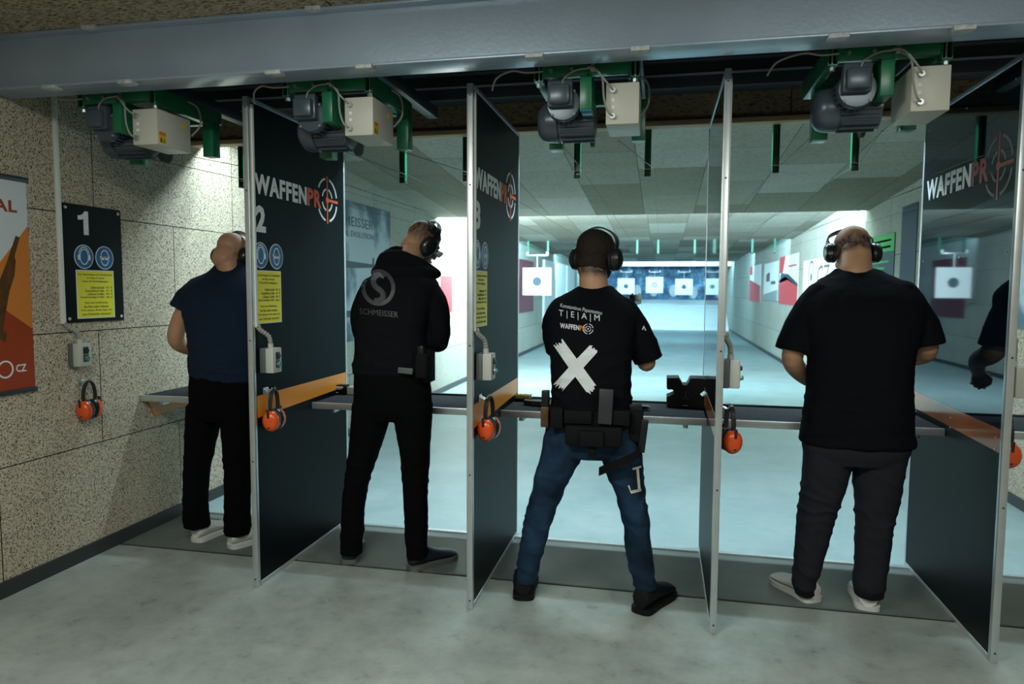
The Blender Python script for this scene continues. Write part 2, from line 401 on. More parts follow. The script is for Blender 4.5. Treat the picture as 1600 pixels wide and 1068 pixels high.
slab('ceiling_booth', 'steel_dark', (XL-0.2, 2.80, 2.86), (XR+0.2, 4.3, 2.95))
def wedge(name, y0, z0, y1, z1, mat='range_ceiling_slab'):
    m = MB().add([(XL,y0,z0),(XR,y0,z0),(XR,y1,z1),(XL,y1,z1),(XL,y0,2.95),(XR,y0,2.95),(XR,y1,2.95),(XL,y1,2.95)],
                 [(0,1,2,3),(4,7,6,5),(0,4,5,1),(2,6,7,3),(0,3,7,4),(1,5,6,2)])
    return struct(m.build(name, mat, smooth=False))
wedge('ceiling_range', 4.2, 2.72, 9.12, 2.395)
wedge('ceiling_range', 9.12, 2.62, 14.12, 2.41)
wedge('ceiling_range', 14.12, 2.53, 19.5, 2.42)
wedge('ceiling_range', 19.5, 2.53, 25.1, 2.42)
wedge('ceiling_range', 25.1, 2.60, 29.5, 2.60)
slab('baseboard_left', 'dark_plastic', (XL, YB, 0), (XL+0.015, 29.5, 0.075))
slab('baseboard_right', 'dark_plastic', (XR-0.015, YB, 0), (XR, 29.5, 0.075))
slab('trim_header', 'trap_white', (XL, 25.9, 2.30), (XR, 26.0, 2.62))
# bullet trap: white sloping catcher, blue backdrop behind the targets
tr = thing('bullet_trap', 'white sloping bullet trap with mottled blue backdrop at the far end of the range', 'bullet trap', (-0.3, 26.2, 0))
MB().add([(XL+.016,26.2,0.004),(XR-.016,26.2,0.004),(XR-.016,26.3,0.12),(XL+.016,26.3,0.12),(XL+.016,28.4,1.06),(XR-.016,28.4,1.06),(XR-.016,28.6,0.004),(XL+.016,28.6,0.004)],
         [(0,1,2,3),(3,2,5,4),(4,5,6,7),(0,7,6,1),(0,3,4,7),(1,6,5,2)]).build('sloping_plate', 'trap_white', tr, smooth=False)
m, N, L, b = newmat('backdrop_mottle')
tc = N.new('ShaderNodeTexCoord'); n = N.new('ShaderNodeTexNoise'); n.inputs['Scale'].default_value = 2.2; n.inputs['Detail'].default_value = 7; n.inputs['Roughness'].default_value = 0.7
L.new(tc.outputs['Object'], n.inputs['Vector'])
rp = ramp(N, [(0.42, (0.008, 0.05, 0.13)), (0.55, (0.03, 0.17, 0.32)), (0.66, (0.35, 0.55, 0.68))]); L.new(n.outputs['Fac'], rp.inputs[0]); L.new(rp.outputs[0], b.inputs['Base Color'])
MB().box((XL+.016, 28.4, 1.06), (XR-.016, 28.5, 2.59)).build('backdrop', m, tr, smooth=False)
for k in range(7):
    x = XL + 0.5 + k*0.75
    MB().ell((x+random.uniform(-.1,.1), 28.38, 1.42+random.uniform(-.08,.1)), (0.17, 0.05, 0.24)).build('rubber_lump', 'banner_white', tr)

# ================================================================== steel beams, baffle
bm_ = thing('steel_beam', 'long blue-grey steel I-beam crossing the room under the ceiling above the booths', 'beam', (-0.3, 2.72, 2.32))
m_ = MB()
m_.bbox((XL, 2.655, 2.32), (XR, 2.80, 2.332), 0.003); m_.bbox((XL, 2.655, 2.548), (XR, 2.80, 2.56), 0.003); m_.box((XL, 2.70, 2.33), (XR, 2.712, 2.55))
m_.build('girder', 'steel_blue', bm_)
for px, py in ((85,137),(202,129),(424,110),(562,97),(830,77),(1000,68),(1313,51),(1511,38)):
    p = on(px, py, 2, 2.32)
    MB().bbox((p.x-0.034, 2.640, 2.308), (p.x+0.034, 2.69, 2.325), 0.003).build('clamp_plate', 'weld_plate', bm_)
for px in (140, 490, 905):
    p = on(px, 60, 1, 2.65); MB().bbox((p.x-0.033, 2.640, 2.546), (p.x+0.033, 2.68, 2.566), 0.003).build('clamp_plate', 'weld_plate', bm_)
b2 = thing('rear_steel_channel', 'dark steel channel behind the blue-grey beam and above the timber baffle', 'beam', (-0.3, 3.9, 2.56))
MB().bbox((XL, 3.86, 2.50), (XR, 3.99, 2.62), 0.004).bbox((XL, 3.80, 2.62), (XR, 3.99, 2.86), 0.004).build('channel', 'steel_dark', b2)
MB().box((XL, 3.845, 2.56), (XR, 3.86, 2.568)).build('channel_lip', 'steel_blue', b2)
# cross struts from beam to beam
k = 0
for x, lb in ((-2.42,'left of the first target motor, nearest the left wall'),(-1.28,'above the first black partition'),(-0.13,'between the second and third target motors'),(1.02,'right of the rightmost target motor')):
    tag(MB().bbox((x-0.03, 2.80, 2.40), (x+0.03, 3.86, 2.46), 0.004).build('cross_strut', 'steel_dark', org=(x,3.3,2.4)),
        ['dark steel strut beneath the ceiling above the first control box by the left wall','dark steel strut beneath the ceiling above the control box of the second motor','dark steel strut beneath the ceiling above the control box of the third motor','dark steel strut beneath the ceiling above the rightmost control box'][k], 'strut'); k += 1
bf = thing('ceiling_baffle', 'timber-framed wood wool baffle hanging across the range mouth behind the motors', 'baffle', (-0.3, 4.08, 2.35))
MB().box((XL, 4.05, 2.385), (XR, 4.09, 2.54)).build('slab', 'baffle_slab', bf, smooth=False)
MB().bbox((XL, 4.015, 2.345), (XR, 4.10, 2.372), 0.002).build('batten', 'timber', bf)
MB().bbox((XL, 4.03, 2.372), (XR, 4.09, 2.387), 0.001).build('dark_batten', 'wood_grip', bf)  # thin dark brown batten on top of the lower one
MB().bbox((XL, 4.015, 2.525), (XR, 4.09, 2.56), 0.002).build('batten', 'timber', bf)
MB().box((XL, 4.09, 2.38), (XR, 4.20, 2.86)).build('backing', 'baffle_slab', bf, smooth=False)

# ================================================================== shared signs
def crosshair(Mf, cx, cz, r, parent, wmat, omat, t=0.0012):
    m1 = MB(); m2 = MB()
    for a0, a1 in ((12, 78), (102, 150), (210, 258), (282, 348)): m1.arc(Mf, (cx, cz), r*0.90, r, a0, a1, 0, t, 10)
    for a0, a1 in ((15, 75), (105, 165), (195, 255), (285, 345)): m1.arc(Mf, (cx, cz), r*0.44, r*0.53, a0, a1, 0, t, 8)
    m2.rect(Mf, cx-r*0.05, cz-r*1.08, cx+r*0.05, cz+r*1.08, 0, t*1.3); m2.rect(Mf, cx, cz-r*0.06, cx+r*1.05, cz+r*0.06, 0, t*1.3)
    m2.disc(Mf, (cx, cz), r*0.15, 0, t*1.4, 20)
    m1.build('crosshair_ring', wmat, parent, smooth=False); m2.build('crosshair_bar', omat, parent, smooth=False)
def pictos(Mf, ca, cb, cz, r, parent):
    for i, cx in enumerate((ca, cb)):
        d = MB().disc(Mf, (cx, cz), r, 0, 0.0015, 40).build('pictogram', 'print_white', parent, smooth=False)
        MB().disc(Mf, (cx, cz), r*0.93, 0.0015, 0.0022, 40).build('blue_disc', 'sign_blue', parent, smooth=False)
        f = MB(); s = r
        if i == 0:
            f.arc(Mf, (cx, cz), s*0.40, s*0.46, 0, 360, .002, .003, 28, sy=1.45)
            f.arc(Mf, (cx, cz+s*.06), s*0.52, s*0.58, 15, 165, .002, .003, 18, sy=1.35)
            for q in (-1, 1): f.disc(Mf, (cx+q*s*.53, cz-s*.05), s*.14, .002, .0032, 16, sy=1.8)
        else:
            f.arc(Mf, (cx, cz), s*0.40, s*0.46, 0, 360, .002, .003, 28, sy=1.5)
            for q in (-1, 1): f.disc(Mf, (cx+q*s*.2, cz-s*.02), s*.17, .002, .0032, 16, sy=1.0)
            f.rect(Mf, cx-s*.55, cz+s*.02, cx+s*.55, cz+s*.12, .002, .0032)
        f.build('figure', 'print_white', parent, smooth=False)
LINES = [(0.5,0.905,0.90,'Den Anweisungen der Standaufsicht'),(0.5,0.835,0.46,'ist Folge zu leisten!'),(0.5,0.765,0.68,'Preise für Beschädigungen:'),
 (0,0.640,0,'Seildurchschuß|100,- €'),(0,0.572,0,'Decken/Wand-Treffer|25,- €'),(0,0.504,0,'Schlitten-Treffer|100,- €'),(0,0.436,0,'Feuerlöschanlage-Treffer|200,- €'),
 (0.5,0.320,0.60,'Nach dem Schießtraining'),(0.5,0.245,0.66,'den Platz sauber verlassen:'),(0.5,0.165,0.82,'Tisch ablegen, Boden fegen und'),(0.5,0.09,0.76,'neue Zielscheibe einsetzen!')]
def notice(Mf, u0_, v0_, u1_, v1_, parent):
    w_, h_ = u1_-u0_, v1_-v0_
    MB().rect(Mf, u0_, v0_, u1_, v1_, 0, .0012).build('notice_border', 'print_white', parent, smooth=False)
    e = 0.02*w_
    MB().rect(Mf, u0_+e, v0_+e, u1_-e, v1_-e, .0012, .0018).build('notice', 'sign_yellow', parent, smooth=False)
    t = MB(); th = 0.05*h_
    for cx, cy, wd, s in LINES:
        y0 = v0_+cy*h_-th/2
        if cx: t.text(s, Mf, u0_+(cx-wd/2)*w_, y0, u0_+(cx+wd/2)*w_, y0+th, .0016, .0023, 0.012, 1)
        else:
            a, b_ = s.split('|')
            t.text(a, Mf, u0_+(0.72-0.026*len(a))*w_, y0, u0_+0.72*w_, y0+th, .0016, .0023, 0.012, 1)
            t.text(b_, Mf, u0_+0.77*w_, y0, u0_+0.94*w_, y0+th, .0016, .0023, 0.012, 1)
    t.build('notice_text', 'ink', parent, smooth=False)

# ================================================================== partitions
PX = [-1.90, -0.825, 0.24, 1.30]
T = 0.010
def partition(x, label, side, num, y0=3.0, y1=4.0, zt=2.33):
    p = thing('booth_partition', label, 'partition', (x, (y0+y1)/2, 0), 'partitions between the shooting lanes')
    MB().box((x-T, y0+0.01, 0.845), (x+T, y1-0.01, zt)).build('upper_panel', 'panel_matte' if side > 0 else 'panel_gloss', p, smooth=False)
    MB().box((x-T, y0+0.01, 0.02), (x+T, y1-0.01, 0.845)).build('lower_panel', 'panel_low', p, smooth=False)
    MB().bbox((x-0.015, y0-0.012, 0), (x+0.013, y0+0.013, zt), 0.003).build('front_post', 'aluminium', p)
    MB().bbox((x-0.012, y1-0.012, 0), (x+0.012, y1+0.006, zt), 0.002).build('rear_edge_strip', 'aluminium', p)
    MB().bbox((x-0.013, y0+0.02, 0), (x+0.013, y1-0.012, 0.022), 0.002).build('bottom_rail', 'aluminium', p)
    MB().bbox((x-0.014, y0+0.02, zt-0.02), (x+0.014, y1-0.012, zt), 0.002).build('top_rail', 'steel_blue', p)
    r = MB()
    for z in (0.04, 0.62, 1.2, 1.9, 2.28): r.cyl((x, y0-0.014, z), (x, y0-0.011, z), 0.004, 10)
    r.build('rivet', 'steel_dark', p)
    return p
def dress_right(x, num, p):        # printed face towards +x
    F = frame((x+T, 0, 0), (0, 1, 0))
    MB().prism([(3.02,.826),(3.985,.85),(3.985,.936),(3.02,.932)], F, 0, .0012).build('orange_stripe', 'stripe_orange', p, smooth=False)
    MB().text('WAFFEN', F, 3.035, 1.895, 3.535, 1.992, 0, .0014, 0.035).build('wordmark', 'print_white', p, smooth=False)
    MB().text('PR', F, 3.545, 1.895, 3.70, 1.992, 0, .0014, 0.035).build('wordmark_end', 'print_orange', p, smooth=False)
    crosshair(F, 3.775, 1.952, 0.125, p, 'print_white', 'print_orange')
    MB().text(num, F, 3.040, 1.715, 3.125, 1.842, 0, .0014, 0.045).build('lane_number', 'print_white', p, smooth=False)
    pictos(F, 3.075, 3.215, 1.605, 0.063, p)
    notice(F, 3.02, 1.277, 3.255, 1.533, p)
    MB().bbox((x+T, 3.013, 1.262), (x+T+0.009, 3.030, 2.30), 0.002).build('cable_duct', 'white_plastic', p)
def dress_left(x, p, red='print_red'):         # glossy face towards -x
    F = frame((x-T, 0, 0), (0, -1, 0))
    MB().prism([(-3.02,.826),(-3.985,.85),(-3.985,.936),(-3.02,.918)], F, 0, .0012).build('orange_stripe', 'stripe_orange_dark', p, smooth=False)
    MB().text('WAFFEN', F, -3.94, 1.90, -3.42, 2.0, 0, .0012, 0.035).build('wordmark', 'print_white', p, smooth=False)
    MB().text('PR', F, -3.41, 1.90, -3.25, 2.0, 0, .0012, 0.035).build('wordmark_end', red, p, smooth=False)
    crosshair(F, -3.165, 1.945, 0.122, p, 'logo_grey', red)
    s = MB()
    for y in (3.06, 3.5, 3.94):
        for z in (0.835, 0.88, 1.6, 2.25): s.disc(F, (-y, z), 0.004, 0, .002, 8)
    s.build('screw', 'galvanised', p)
labs = ['black lane partition with white number 2 and orange stripe','black lane partition with white number 3, left of the man with the white X',
        'glossy lane partition seen nearly edge-on, right of the black X-shaped rest','glossy dark lane partition at the right edge, mirroring a white target']
for i, x in enumerate(PX):
    p = partition(x, labs[i], 1 if i < 2 else -1, str(i+2))
    if i < 2: dress_right(x, str(i+2), p)
    else:
        if i == 3: dress_left(x, p, 'print_red')
        else: MB().prism([(-3.02,.826),(-3.985,.85),(-3.985,.936),(-3.02,.918)], frame((x-T, 0, 0), (0, -1, 0)), 0, .0012).build('orange_stripe', 'stripe_orange_dark', p, smooth=False)
        MB().bbox((x+T, 3.013, 1.262), (x+T+0.009, 3.030, 2.30), 0.002).build('cable_duct', 'white_plastic', p)

# lane 1 sign on the left wall
s1 = thing('lane_sign', 'black sign board with white number 1 and yellow notice on the left wall', 'sign', (XL, 3.245, 1.26))
MB().rect(LWF, 3.045, 1.265, 3.44, 1.876, 0.002, 0.008).build('board', 'sign_black', s1, smooth=False)
SF = frame((XL+0.008, 0, 0), (0, 1, 0))
MB().prism([(3.178,1.722),(3.210,1.722),(3.210,1.845),(3.186,1.845),(3.178,1.832),(3.160,1.822),(3.142,1.820),(3.142,1.798),(3.162,1.799),(3.178,1.804)], SF, 0, .0014).build('lane_number', 'print_white', s1, smooth=False)
pictos(SF, 3.172, 3.312, 1.607, 0.063, s1); notice(SF, 3.115, 1.283, 3.372, 1.538, s1)
s = MB()
for y in (3.065, 3.42):
    for z in (1.285, 1.855): s.ell((XL+0.009, y, z), (0.005, 0.009, 0.009))
s.build('screw', 'galvanised', s1)
du = tag(MB().bbox((XL+0.001, 3.012, 1.262), (XL+0.019, 3.034, 2.52), 0.002).build('cable_duct', 'white_plastic', org=(XL, 3.02, 1.262)), 'narrow white cable duct running up the left wall beside sign number 1', 'cable duct')

# ================================================================== switch boxes with flexible conduit, hanging ear defenders
def switch_box(loc, label):
    x, y, z = loc
    t = thing('switch_box', label, 'switch box', loc, 'lane switch boxes')
    MB().bbox((x, y-.04, z-.06), (x+.03, y+.04, z+.06), .003).build('back_box', 'box_dark', t)
    MB().bbox((x+.03, y-.04, z-.06), (x+.072, y+.04, z+.06), .005).build('cover', 'grey_plastic', t)
    F = frame((x+.072, y, z), (0, 1, 0))
    MB().rect(F, -.016, .004, .016, .040, 0, .003).build('upper_button_plate', 'dark_plastic', t)
    MB().rect(F, -.016, -.036, .016, 0, 0, .003).build('lower_button_plate', 'dark_plastic', t)
    MB().cyl((x+.074, y+.002, z+.022), (x+.084, y+.002, z+.022), .010, 16).build('button', 'dark_plastic', t)
    rg = MB().cyl((x+.074, y+.002, z-.018), (x+.082, y+.002, z-.018), .012, 18).build('button_ring', 'galvanised', t)
    MB().cyl((x+.08, y+.002, z-.018), (x+.090, y+.002, z-.018), .009, 16).build('button', 'green_light', t)['label'] = 'green button'
    g = MB().cyl((x+.036, y, z+.06), (x+.036, y, z+.08), .013, 14).build('cable_gland', 'grey_plastic', t)
    pts = smoothpath([(x+.036, y, z+.075), (x+.032, y-.008, z+.115), (x+.012, y-.05, z+.15), (x+.010, y-.062, z+.17)], 8)
    MB().tube(pts, [0.0088 if k % 2 else 0.0122 for k in range(len(pts))], 12).build('conduit', 'cable_grey', t)
    return t
sb = switch_box((-1.89+0.001, 3.085, 1.10), 'grey switch box on the partition numbered 2, above the orange ear defenders')
copy_tree(sb, (-0.813, 3.085, 1.10), 'grey switch box on the partition numbered 3')
copy_tree(sb, (0.252, 3.085, 1.10), 'grey switch box on the edge-on glossy partition, left of the man in grey trousers')
copy_tree(sb, (1.312, 3.085, 1.10), 'grey switch box cut off by the right edge of the picture')
copy_tree(sb, (XL+0.001, 3.09, 1.10), 'grey switch box on the left wood wool wall below sign number 1')
def hung_muffs(loc, label, rz):
    t = thing('ear_defenders', label, 'ear defenders', loc, 'orange loan ear defenders on hooks')
    R = Matrix.Translation(Vector(loc)) @ Matrix.Rotation(rz, 4, 'Z')
    pts = smoothpath([R @ Vector(p) for p in ((-.030,0,-.135),(-.040,0,-.09),(-.030,0,-.035),(0,0,-.006),(.030,0,-.03),(.042,0,-.085),(.032,0,-.13))], 6)
    m1 = MB(); n = len(pts)
    yv = (R.to_3x3() @ Vector((0, 1, 0)))
    rs = []
    for i, p in enumerate(pts):
        tt = (pts[min(i+1,n-1)]-pts[max(i-1,0)]).normalized(); q = tt.cross(yv).normalized()
        rs.append([p+yv*a+q*b_ for a, b_ in ((-.010,-.002),(.010,-.002),(.010,.003),(-.010,.003))])
    m1.rings(rs).build('headband', 'muff_black', t)
    for sx in (-1, 1):
        c = Vector((sx*.026, 0, -.155))
        Mx = R @ Matrix.Translation(c) @ Matrix.Rotation(rad(sx*7), 4, 'Y')
        cup = MB()
        prof = [(-.002,.96),(.012,1.0),(.022,.9),(.030,.68),(.034,.35)]
        rr = []
        for d, k_ in prof: rr.append([Mx @ Vector((sx*d*1.15, .041*k_*math.cos(2*PI*j/24), .052*k_*math.sin(2*PI*j/24))) for j in range(24)])
        cup.rings(rr).build('ear_cup', 'muff_red', t)
        cu = MB()
        rr = [[Mx @ Vector((sx*d, .042*k_*math.cos(2*PI*j/24), .053*k_*math.sin(2*PI*j/24))) for j in range(24)] for d, k_ in ((-.024,.6),(-.022,.9),(-.012,1.0),(-.003,.98))]
        cu.rings(rr).build('cushion', 'muff_black', t)
        MB().bbox((sx*.034-.004, -.006, -.030), (sx*.038+.004, .006, .065), .002, Mx).build('cup_arm', 'muff_black', t)
    return t
def hook(loc, nx, label):
    x, y, z = loc
    t = thing('wall_hook', label, 'hook', loc, 'coat hooks for ear defenders')
    MB().bbox((x, y-.022, z-.012), (x+nx*.004, y+.022, z+.02), .001).build('plate', 'galvanised', t)
    for s_ in (-1, 1): MB().tube(smoothpath([(x+nx*.003, y+s_*.014, z+.012),(x+nx*.03, y+s_*.014, z),(x+nx*.045, y+s_*.014, z+.02)], 4), .003, 8).build('prong', 'galvanised', t)
for (x, y, la, lb, rz) in ((-1.89, 3.09, 'orange and black ear defenders on the partition numbered 2', 'chrome hook on the partition numbered 2', 95),
                       (-0.815, 3.12, 'orange and black ear defenders on the partition numbered 3', 'chrome hook on the partition numbered 3', 79),
                       (0.25, 3.12, 'orange and black ear defenders on the edge-on glossy partition', 'chrome hook on the edge-on glossy partition', 107),
                       (1.31, 3.12, 'orange and black ear defenders at the right edge of the picture', 'chrome hook behind the right edge partition post', 85),
                       (XL, 3.13, 'red-orange ear defenders hanging on the left wood wool wall', 'chrome hook on the left wall below the switch box', 92)):
    hook((x+.001, y, .945), 1, lb); hung_muffs((x+.046, y, .962), la, rad(rz))

# ================================================================== counters
bays = [(XL, PX[0]-T), (PX[0]+T, PX[1]-T), (PX[1]+T, PX[2]-T), (PX[2]+T, PX[3]-T), (PX[3]+T, XR)]
cl = ['dark felt-topped shelf with aluminium edge in lane 1 by the left wall','dark felt-topped shelf with aluminium edge in front of the man in the hoodie','dark felt-topped shelf with aluminium edge holding the black X-shaped rest',
      'dark felt-topped shelf with aluminium edge in front of the man in grey trousers','felt-topped shelf in the rightmost lane behind the mirroring partition']
for i, (a, b_) in enumerate(bays):
    t = thing('shooting_shelf', cl[i], 'shelf', ((a+b_)/2, 3.78, .80), 'shooting shelves')
    a += .002; b_ -= .002
    MB().box((a+.003, 3.565, .785), (b_-.003, 3.99, .816)).build('felt_top', 'felt', t, smooth=False)
    MB().bbox((a, 3.55, .783), (b_, 3.566, .818), .002).build('front_edge', 'aluminium', t)
    MB().bbox((a, 3.985, .783), (b_, 3.998, .828), .002).build('rear_lip', 'dark_plastic', t)
    for x in (a+.10, b_-.10): MB().bbox((x-.012, 3.60, .757), (x+.012, 3.66, .784), .002).build('bracket', 'galvanised', t)
tag(MB().prism([(3.60,.782),(3.99,.782),(3.99,.70),(3.66,.68)], LWF, 0.001, .012).build('shelf_bracket', 'stripe_orange', org=(XL, 3.7, .68)), 'ochre plate on the left wall beneath the shelf of lane 1', 'bracket')
# ================================================================== target carriers under the beam
def carrier(x0, label):
    y0 = 2.88
    t = thing('target_carrier_drive', label, 'target motor', (x0+.2, 3.05, 2.10), 'green target carrier drives')
    X = lambda a: x0 + a
    g = 'green_paint'
    MB().bbox((X(.03), y0, 2.305), (X(.385), y0+.045, 2.365), .003).build('front_channel', g, t)
    MB().bbox((X(.035), y0-.012, 2.298), (X(.215), y0, 2.342), .002).build('cover_plate', g, t)
    for a in (.0, .385):
        m1 = MB()
        for lo, hi in (((a,0,2.285),(a+.036,.05,2.289)), ((a,0,2.285),(a+.003,.05,2.365)), ((a+.033,0,2.285),(a+.036,.05,2.365))):
            m1.box((x0+lo[0], y0+lo[1]-.004, lo[2]), (x0+hi[0], y0+hi[1], hi[2]))
        m1.build('clamp_bracket', g, t)
        MB().cyl((X(a+.018), y0+.012, 2.27), (X(a+.018), y0+.012, 2.36), .005, 12).build('threaded_rod', 'galvanised', t)
        MB().cyl((X(a+.018), y0+.012, 2.268), (X(a+.018), y0+.012, 2.281), .011, 6).build('nut', 'galvanised', t)
    for a in (.07, .155): MB().cyl((X(a), y0-.024, 2.322), (X(a), y0-.01, 2.322), .008, 6).build('bolt', 'galvanised', t)
    MB().bbox((X(.375), y0+.04, 2.285), (X(.415), 3.36, 2.365), .003).build('side_rail', g, t)
    MB().bbox((X(-.0), y0+.05, 2.285), (X(.035), 3.36, 2.365), .003).build('side_rail', g, t)
    MB().bbox((X(-.0), 3.34, 2.30), (X(.415), 3.38, 2.36), .003).build('rear_channel', g, t)
    MB().bbox((X(.375), 3.27, 2.12), (X(.435), 3.33, 2.30), .003).build('hanging_post', g, t)
    MB().bbox((X(.185), y0+.0, 2.168), (X(.232), y0+.16, 2.31), .002).build('mounting_plate', g, t)
    MB().bbox((X(.015), 3.18, 2.075), (X(.072), 3.26, 2.30), .002).build('rear_leg', g, t)
    # front gear motor: axis along y
    m1 = MB(); cx, cz = X(.115), 2.205
    prof = [(y0+.028, .045), (y0+.030, .066), (y0+.042, .072), (y0+.052, .072), (y0+.054, .060), (y0+.13, .060), (y0+.132, .070), (y0+.15, .070), (y0+.152, .05)]
    m1.rings([[Vector((cx + r_*math.cos(2*PI*j/32), yy, cz + r_*math.sin(2*PI*j/32))) for j in range(32)] for yy, r_ in prof])
    for j in range(20):
        a = 2*PI*j/20
        M_ = Matrix.Translation((cx, 0, cz)) @ Matrix.Rotation(a, 4, 'Y')
        m1.box((.055, y0+.055, -.002), (.071, y0+.13, .002), M_)
    mt = m1.build('motor', 'motor_grey', t)
    for a in (45, 135, 225, 315): MB().cyl((cx+.064*math.cos(rad(a)), y0+.022, cz+.064*math.sin(rad(a))), (cx+.064*math.cos(rad(a)), y0+.032, cz+.064*math.sin(rad(a))), .005, 8).build('motor_bolt', 'cable_grey', mt)
    MB().bbox((X(.055), y0-.008, 2.185), (X(.155), y0+.032, 2.290), .004).build('terminal_box_base', 'motor_grey', t)
    MB().bbox((X(.062), y0-.036, 2.190), (X(.148), y0+.005, 2.268), .012).build('terminal_box', 'motor_grey', t)
    # second motor with domed fan cover behind, ribbed housing
    m2 = MB(); ax = Vector((1, 0, 0)); c2 = Vector((X(.0), 3.07, 2.165))
    prof = [(-.045,.02), (-.040,.055), (-.022,.076), (.0,.084), (.045,.086), (.048,.075), (.20,.075), (.203,.06)]
    m2.rings([[c2 + Vector((d+.03, r_*math.cos(2*PI*j/32), r_*math.sin(2*PI*j/32))) for j in range(32)] for d, r_ in prof])
    for j in range(18):
        M_ = Matrix.Translation(c2) @ Matrix.Rotation(2*PI*j/18, 4, 'X')
        m2.box((.085, -.002, .07), (.225, .002, .088), M_)
    m2.build('drive_motor', 'motor_black' if 0 else 'motor_grey', t)
    # pulley
    MB().cyl((X(.20), 3.20, 2.13), (X(.214), 3.20, 2.13), .05, 24).build('pulley', 'dark_plastic', t)
    # control box
    cb = MB().bbox((X(.29), y0, 2.105), (X(.42), 3.115, 2.266), .003).build('control_box', 'control_box', t)
    for z in (2.235, 2.135):
        MB().cyl((X(.318), y0-.018, z), (X(.318), y0, z), .011, 8).build('cable_gland', 'galvanised', cb)
    for z in (2.200, 2.172): MB().cyl((X(.318), y0-.0015, z), (X(.318), y0+.001, z), .007, 20).build('blanking_plug', 'card_white', cb)
    F = frame((X(.42), 0, 0), (0, 1, 0))
    MB().rect(F, y0+.01, 2.115, y0+.055, 2.165, 0, .001).build('warning_label', 'label_yellow', cb, smooth=False)
    MB().rect(F, y0+.01, 2.150, y0+.055, 2.165, .001, .0013).build('warning_label_band', 'label_orange', cb, smooth=False)
    MB().prism([(y0+.017,2.128),(y0+.030,2.128),(y0+.0235,2.142)], F, .001, .0013).rect(F, y0+.017,2.119,y0+.032,2.126,.001,.0013).rect(F, y0+.037,2.119,y0+.050,2.123,.001,.0013).rect(F, y0+.037,2.129,y0+.050,2.133,.001,.0013).build('warning_symbol', 'ink', cb, smooth=False)
    MB().rect(F, y0+.17, 2.215, y0+.20, 2.235, 0, .001).build('small_label', 'label_yellow', cb, smooth=False)
    gc = 'cable_grey'
    P0 = (X(.215), y0-.012, 2.33)
    MB().tube(smoothpath([P0, (X(.25), y0-.035, 2.315), (X(.29), y0-.04, 2.265), (X(.318), y0-.018, 2.235)], 8), .0042, 8).build('cable', gc, t)
    MB().tube(smoothpath([(X(.24), y0-.012, 2.32), (X(.275), y0-.03, 2.285), (X(.285), y0-.035, 2.20), (X(.30), y0-.03, 2.15), (X(.318), y0-.018, 2.135)], 8), .0042, 8).build('cable', gc, t)
    MB().tube(smoothpath([(X(.235), y0-.015, 2.325), (X(.17), y0-.02, 2.318), (X(.125), y0-.01, 2.295), (X(.115), y0-.005, 2.27)], 8), .0038, 8).build('cable', gc, t)
    MB().tube(smoothpath([(X(.04), y0-.008, 2.325), (X(-.03), y0-.02, 2.32), (X(-.09), y0-.02, 2.33), (X(-.17), y0+.05, 2.325), (X(-.20), 2.98, 2.29)], 8), .0040, 8).build('supply_cable', gc, t)
    MB().bbox((X(.228), y0-.02, 2.312), (X(.245), y0, 2.34), .002).build('cable_clip', 'galvanised', t)
    MB().tube(smoothpath([(X(.40), 3.10, 2.36), (X(.445), 3.14, 2.33), (X(.45), 3.15, 2.25), (X(.42), 3.12, 2.19)], 8), .0045, 8).build('rear_cable', gc, t)
    return t
c0 = carrier(-2.70, 'green target drive with motor and grey box, leftmost, by the left wall')
for x, lb in ((-1.645,'green target drive with motor, left of the partition numbered 3'),(-0.525,'green target drive with motor above the man with the white X'),(0.585,'rightmost green target drive with motor, above the man in grey trousers')):
    c = copy_tree(c0, (x+.2, 3.05, 2.10), lb)
# blue sticker on the third drive
st = thing('sticker', 'blue and white sticker on the underside of the third green motor plate', 'sticker', (-0.32, 2.95, 2.165))
MB().box((-.338, 2.885, 2.1655), (-.295, 3.035, 2.1675)).build('film', 'label_blue', st, smooth=False)
MB().box((-.336, 2.935, 2.1645), (-.297, 2.965, 2.1655)).build('white_field', 'print_white', st, smooth=False)

# ================================================================== green hangers and wire ropes
LC = [-2.45, -1.36, -0.295, 0.79, 1.84]
def hanger(x, y, z0, z1, label, far=False):
    t = thing('rail_hanger', label, 'hanger', (x, y, z0), 'far green hangers' if far else 'near green hangers')
    m1 = MB(); w_ = .018
    m1.box((x-w_, y-.02, z0), (x-w_+.004, y+.02, z1)).box((x+w_-.004, y-.02, z0), (x+w_, y+.02, z1)).box((x-w_, y+.015, z0), (x+w_, y+.02, z1))
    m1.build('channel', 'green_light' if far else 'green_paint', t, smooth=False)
    MB().bbox((x-w_, y-.022, z0-.012), (x+w_, y+.022, z0+.006), .002).build('foot', 'dark_plastic', t)
    MB().cyl((x-.024, y-.01, z0+.03), (x+.024, y-.01, z0+.03), .004, 8).build('pin', 'galvanised', t)
    return t
ordn = ['lane 1 by the left wall', 'lane 2 above the man in the hoodie', 'lane 3 above the man with the white X', 'lane 4 above the man in grey trousers', 'the rightmost lane']
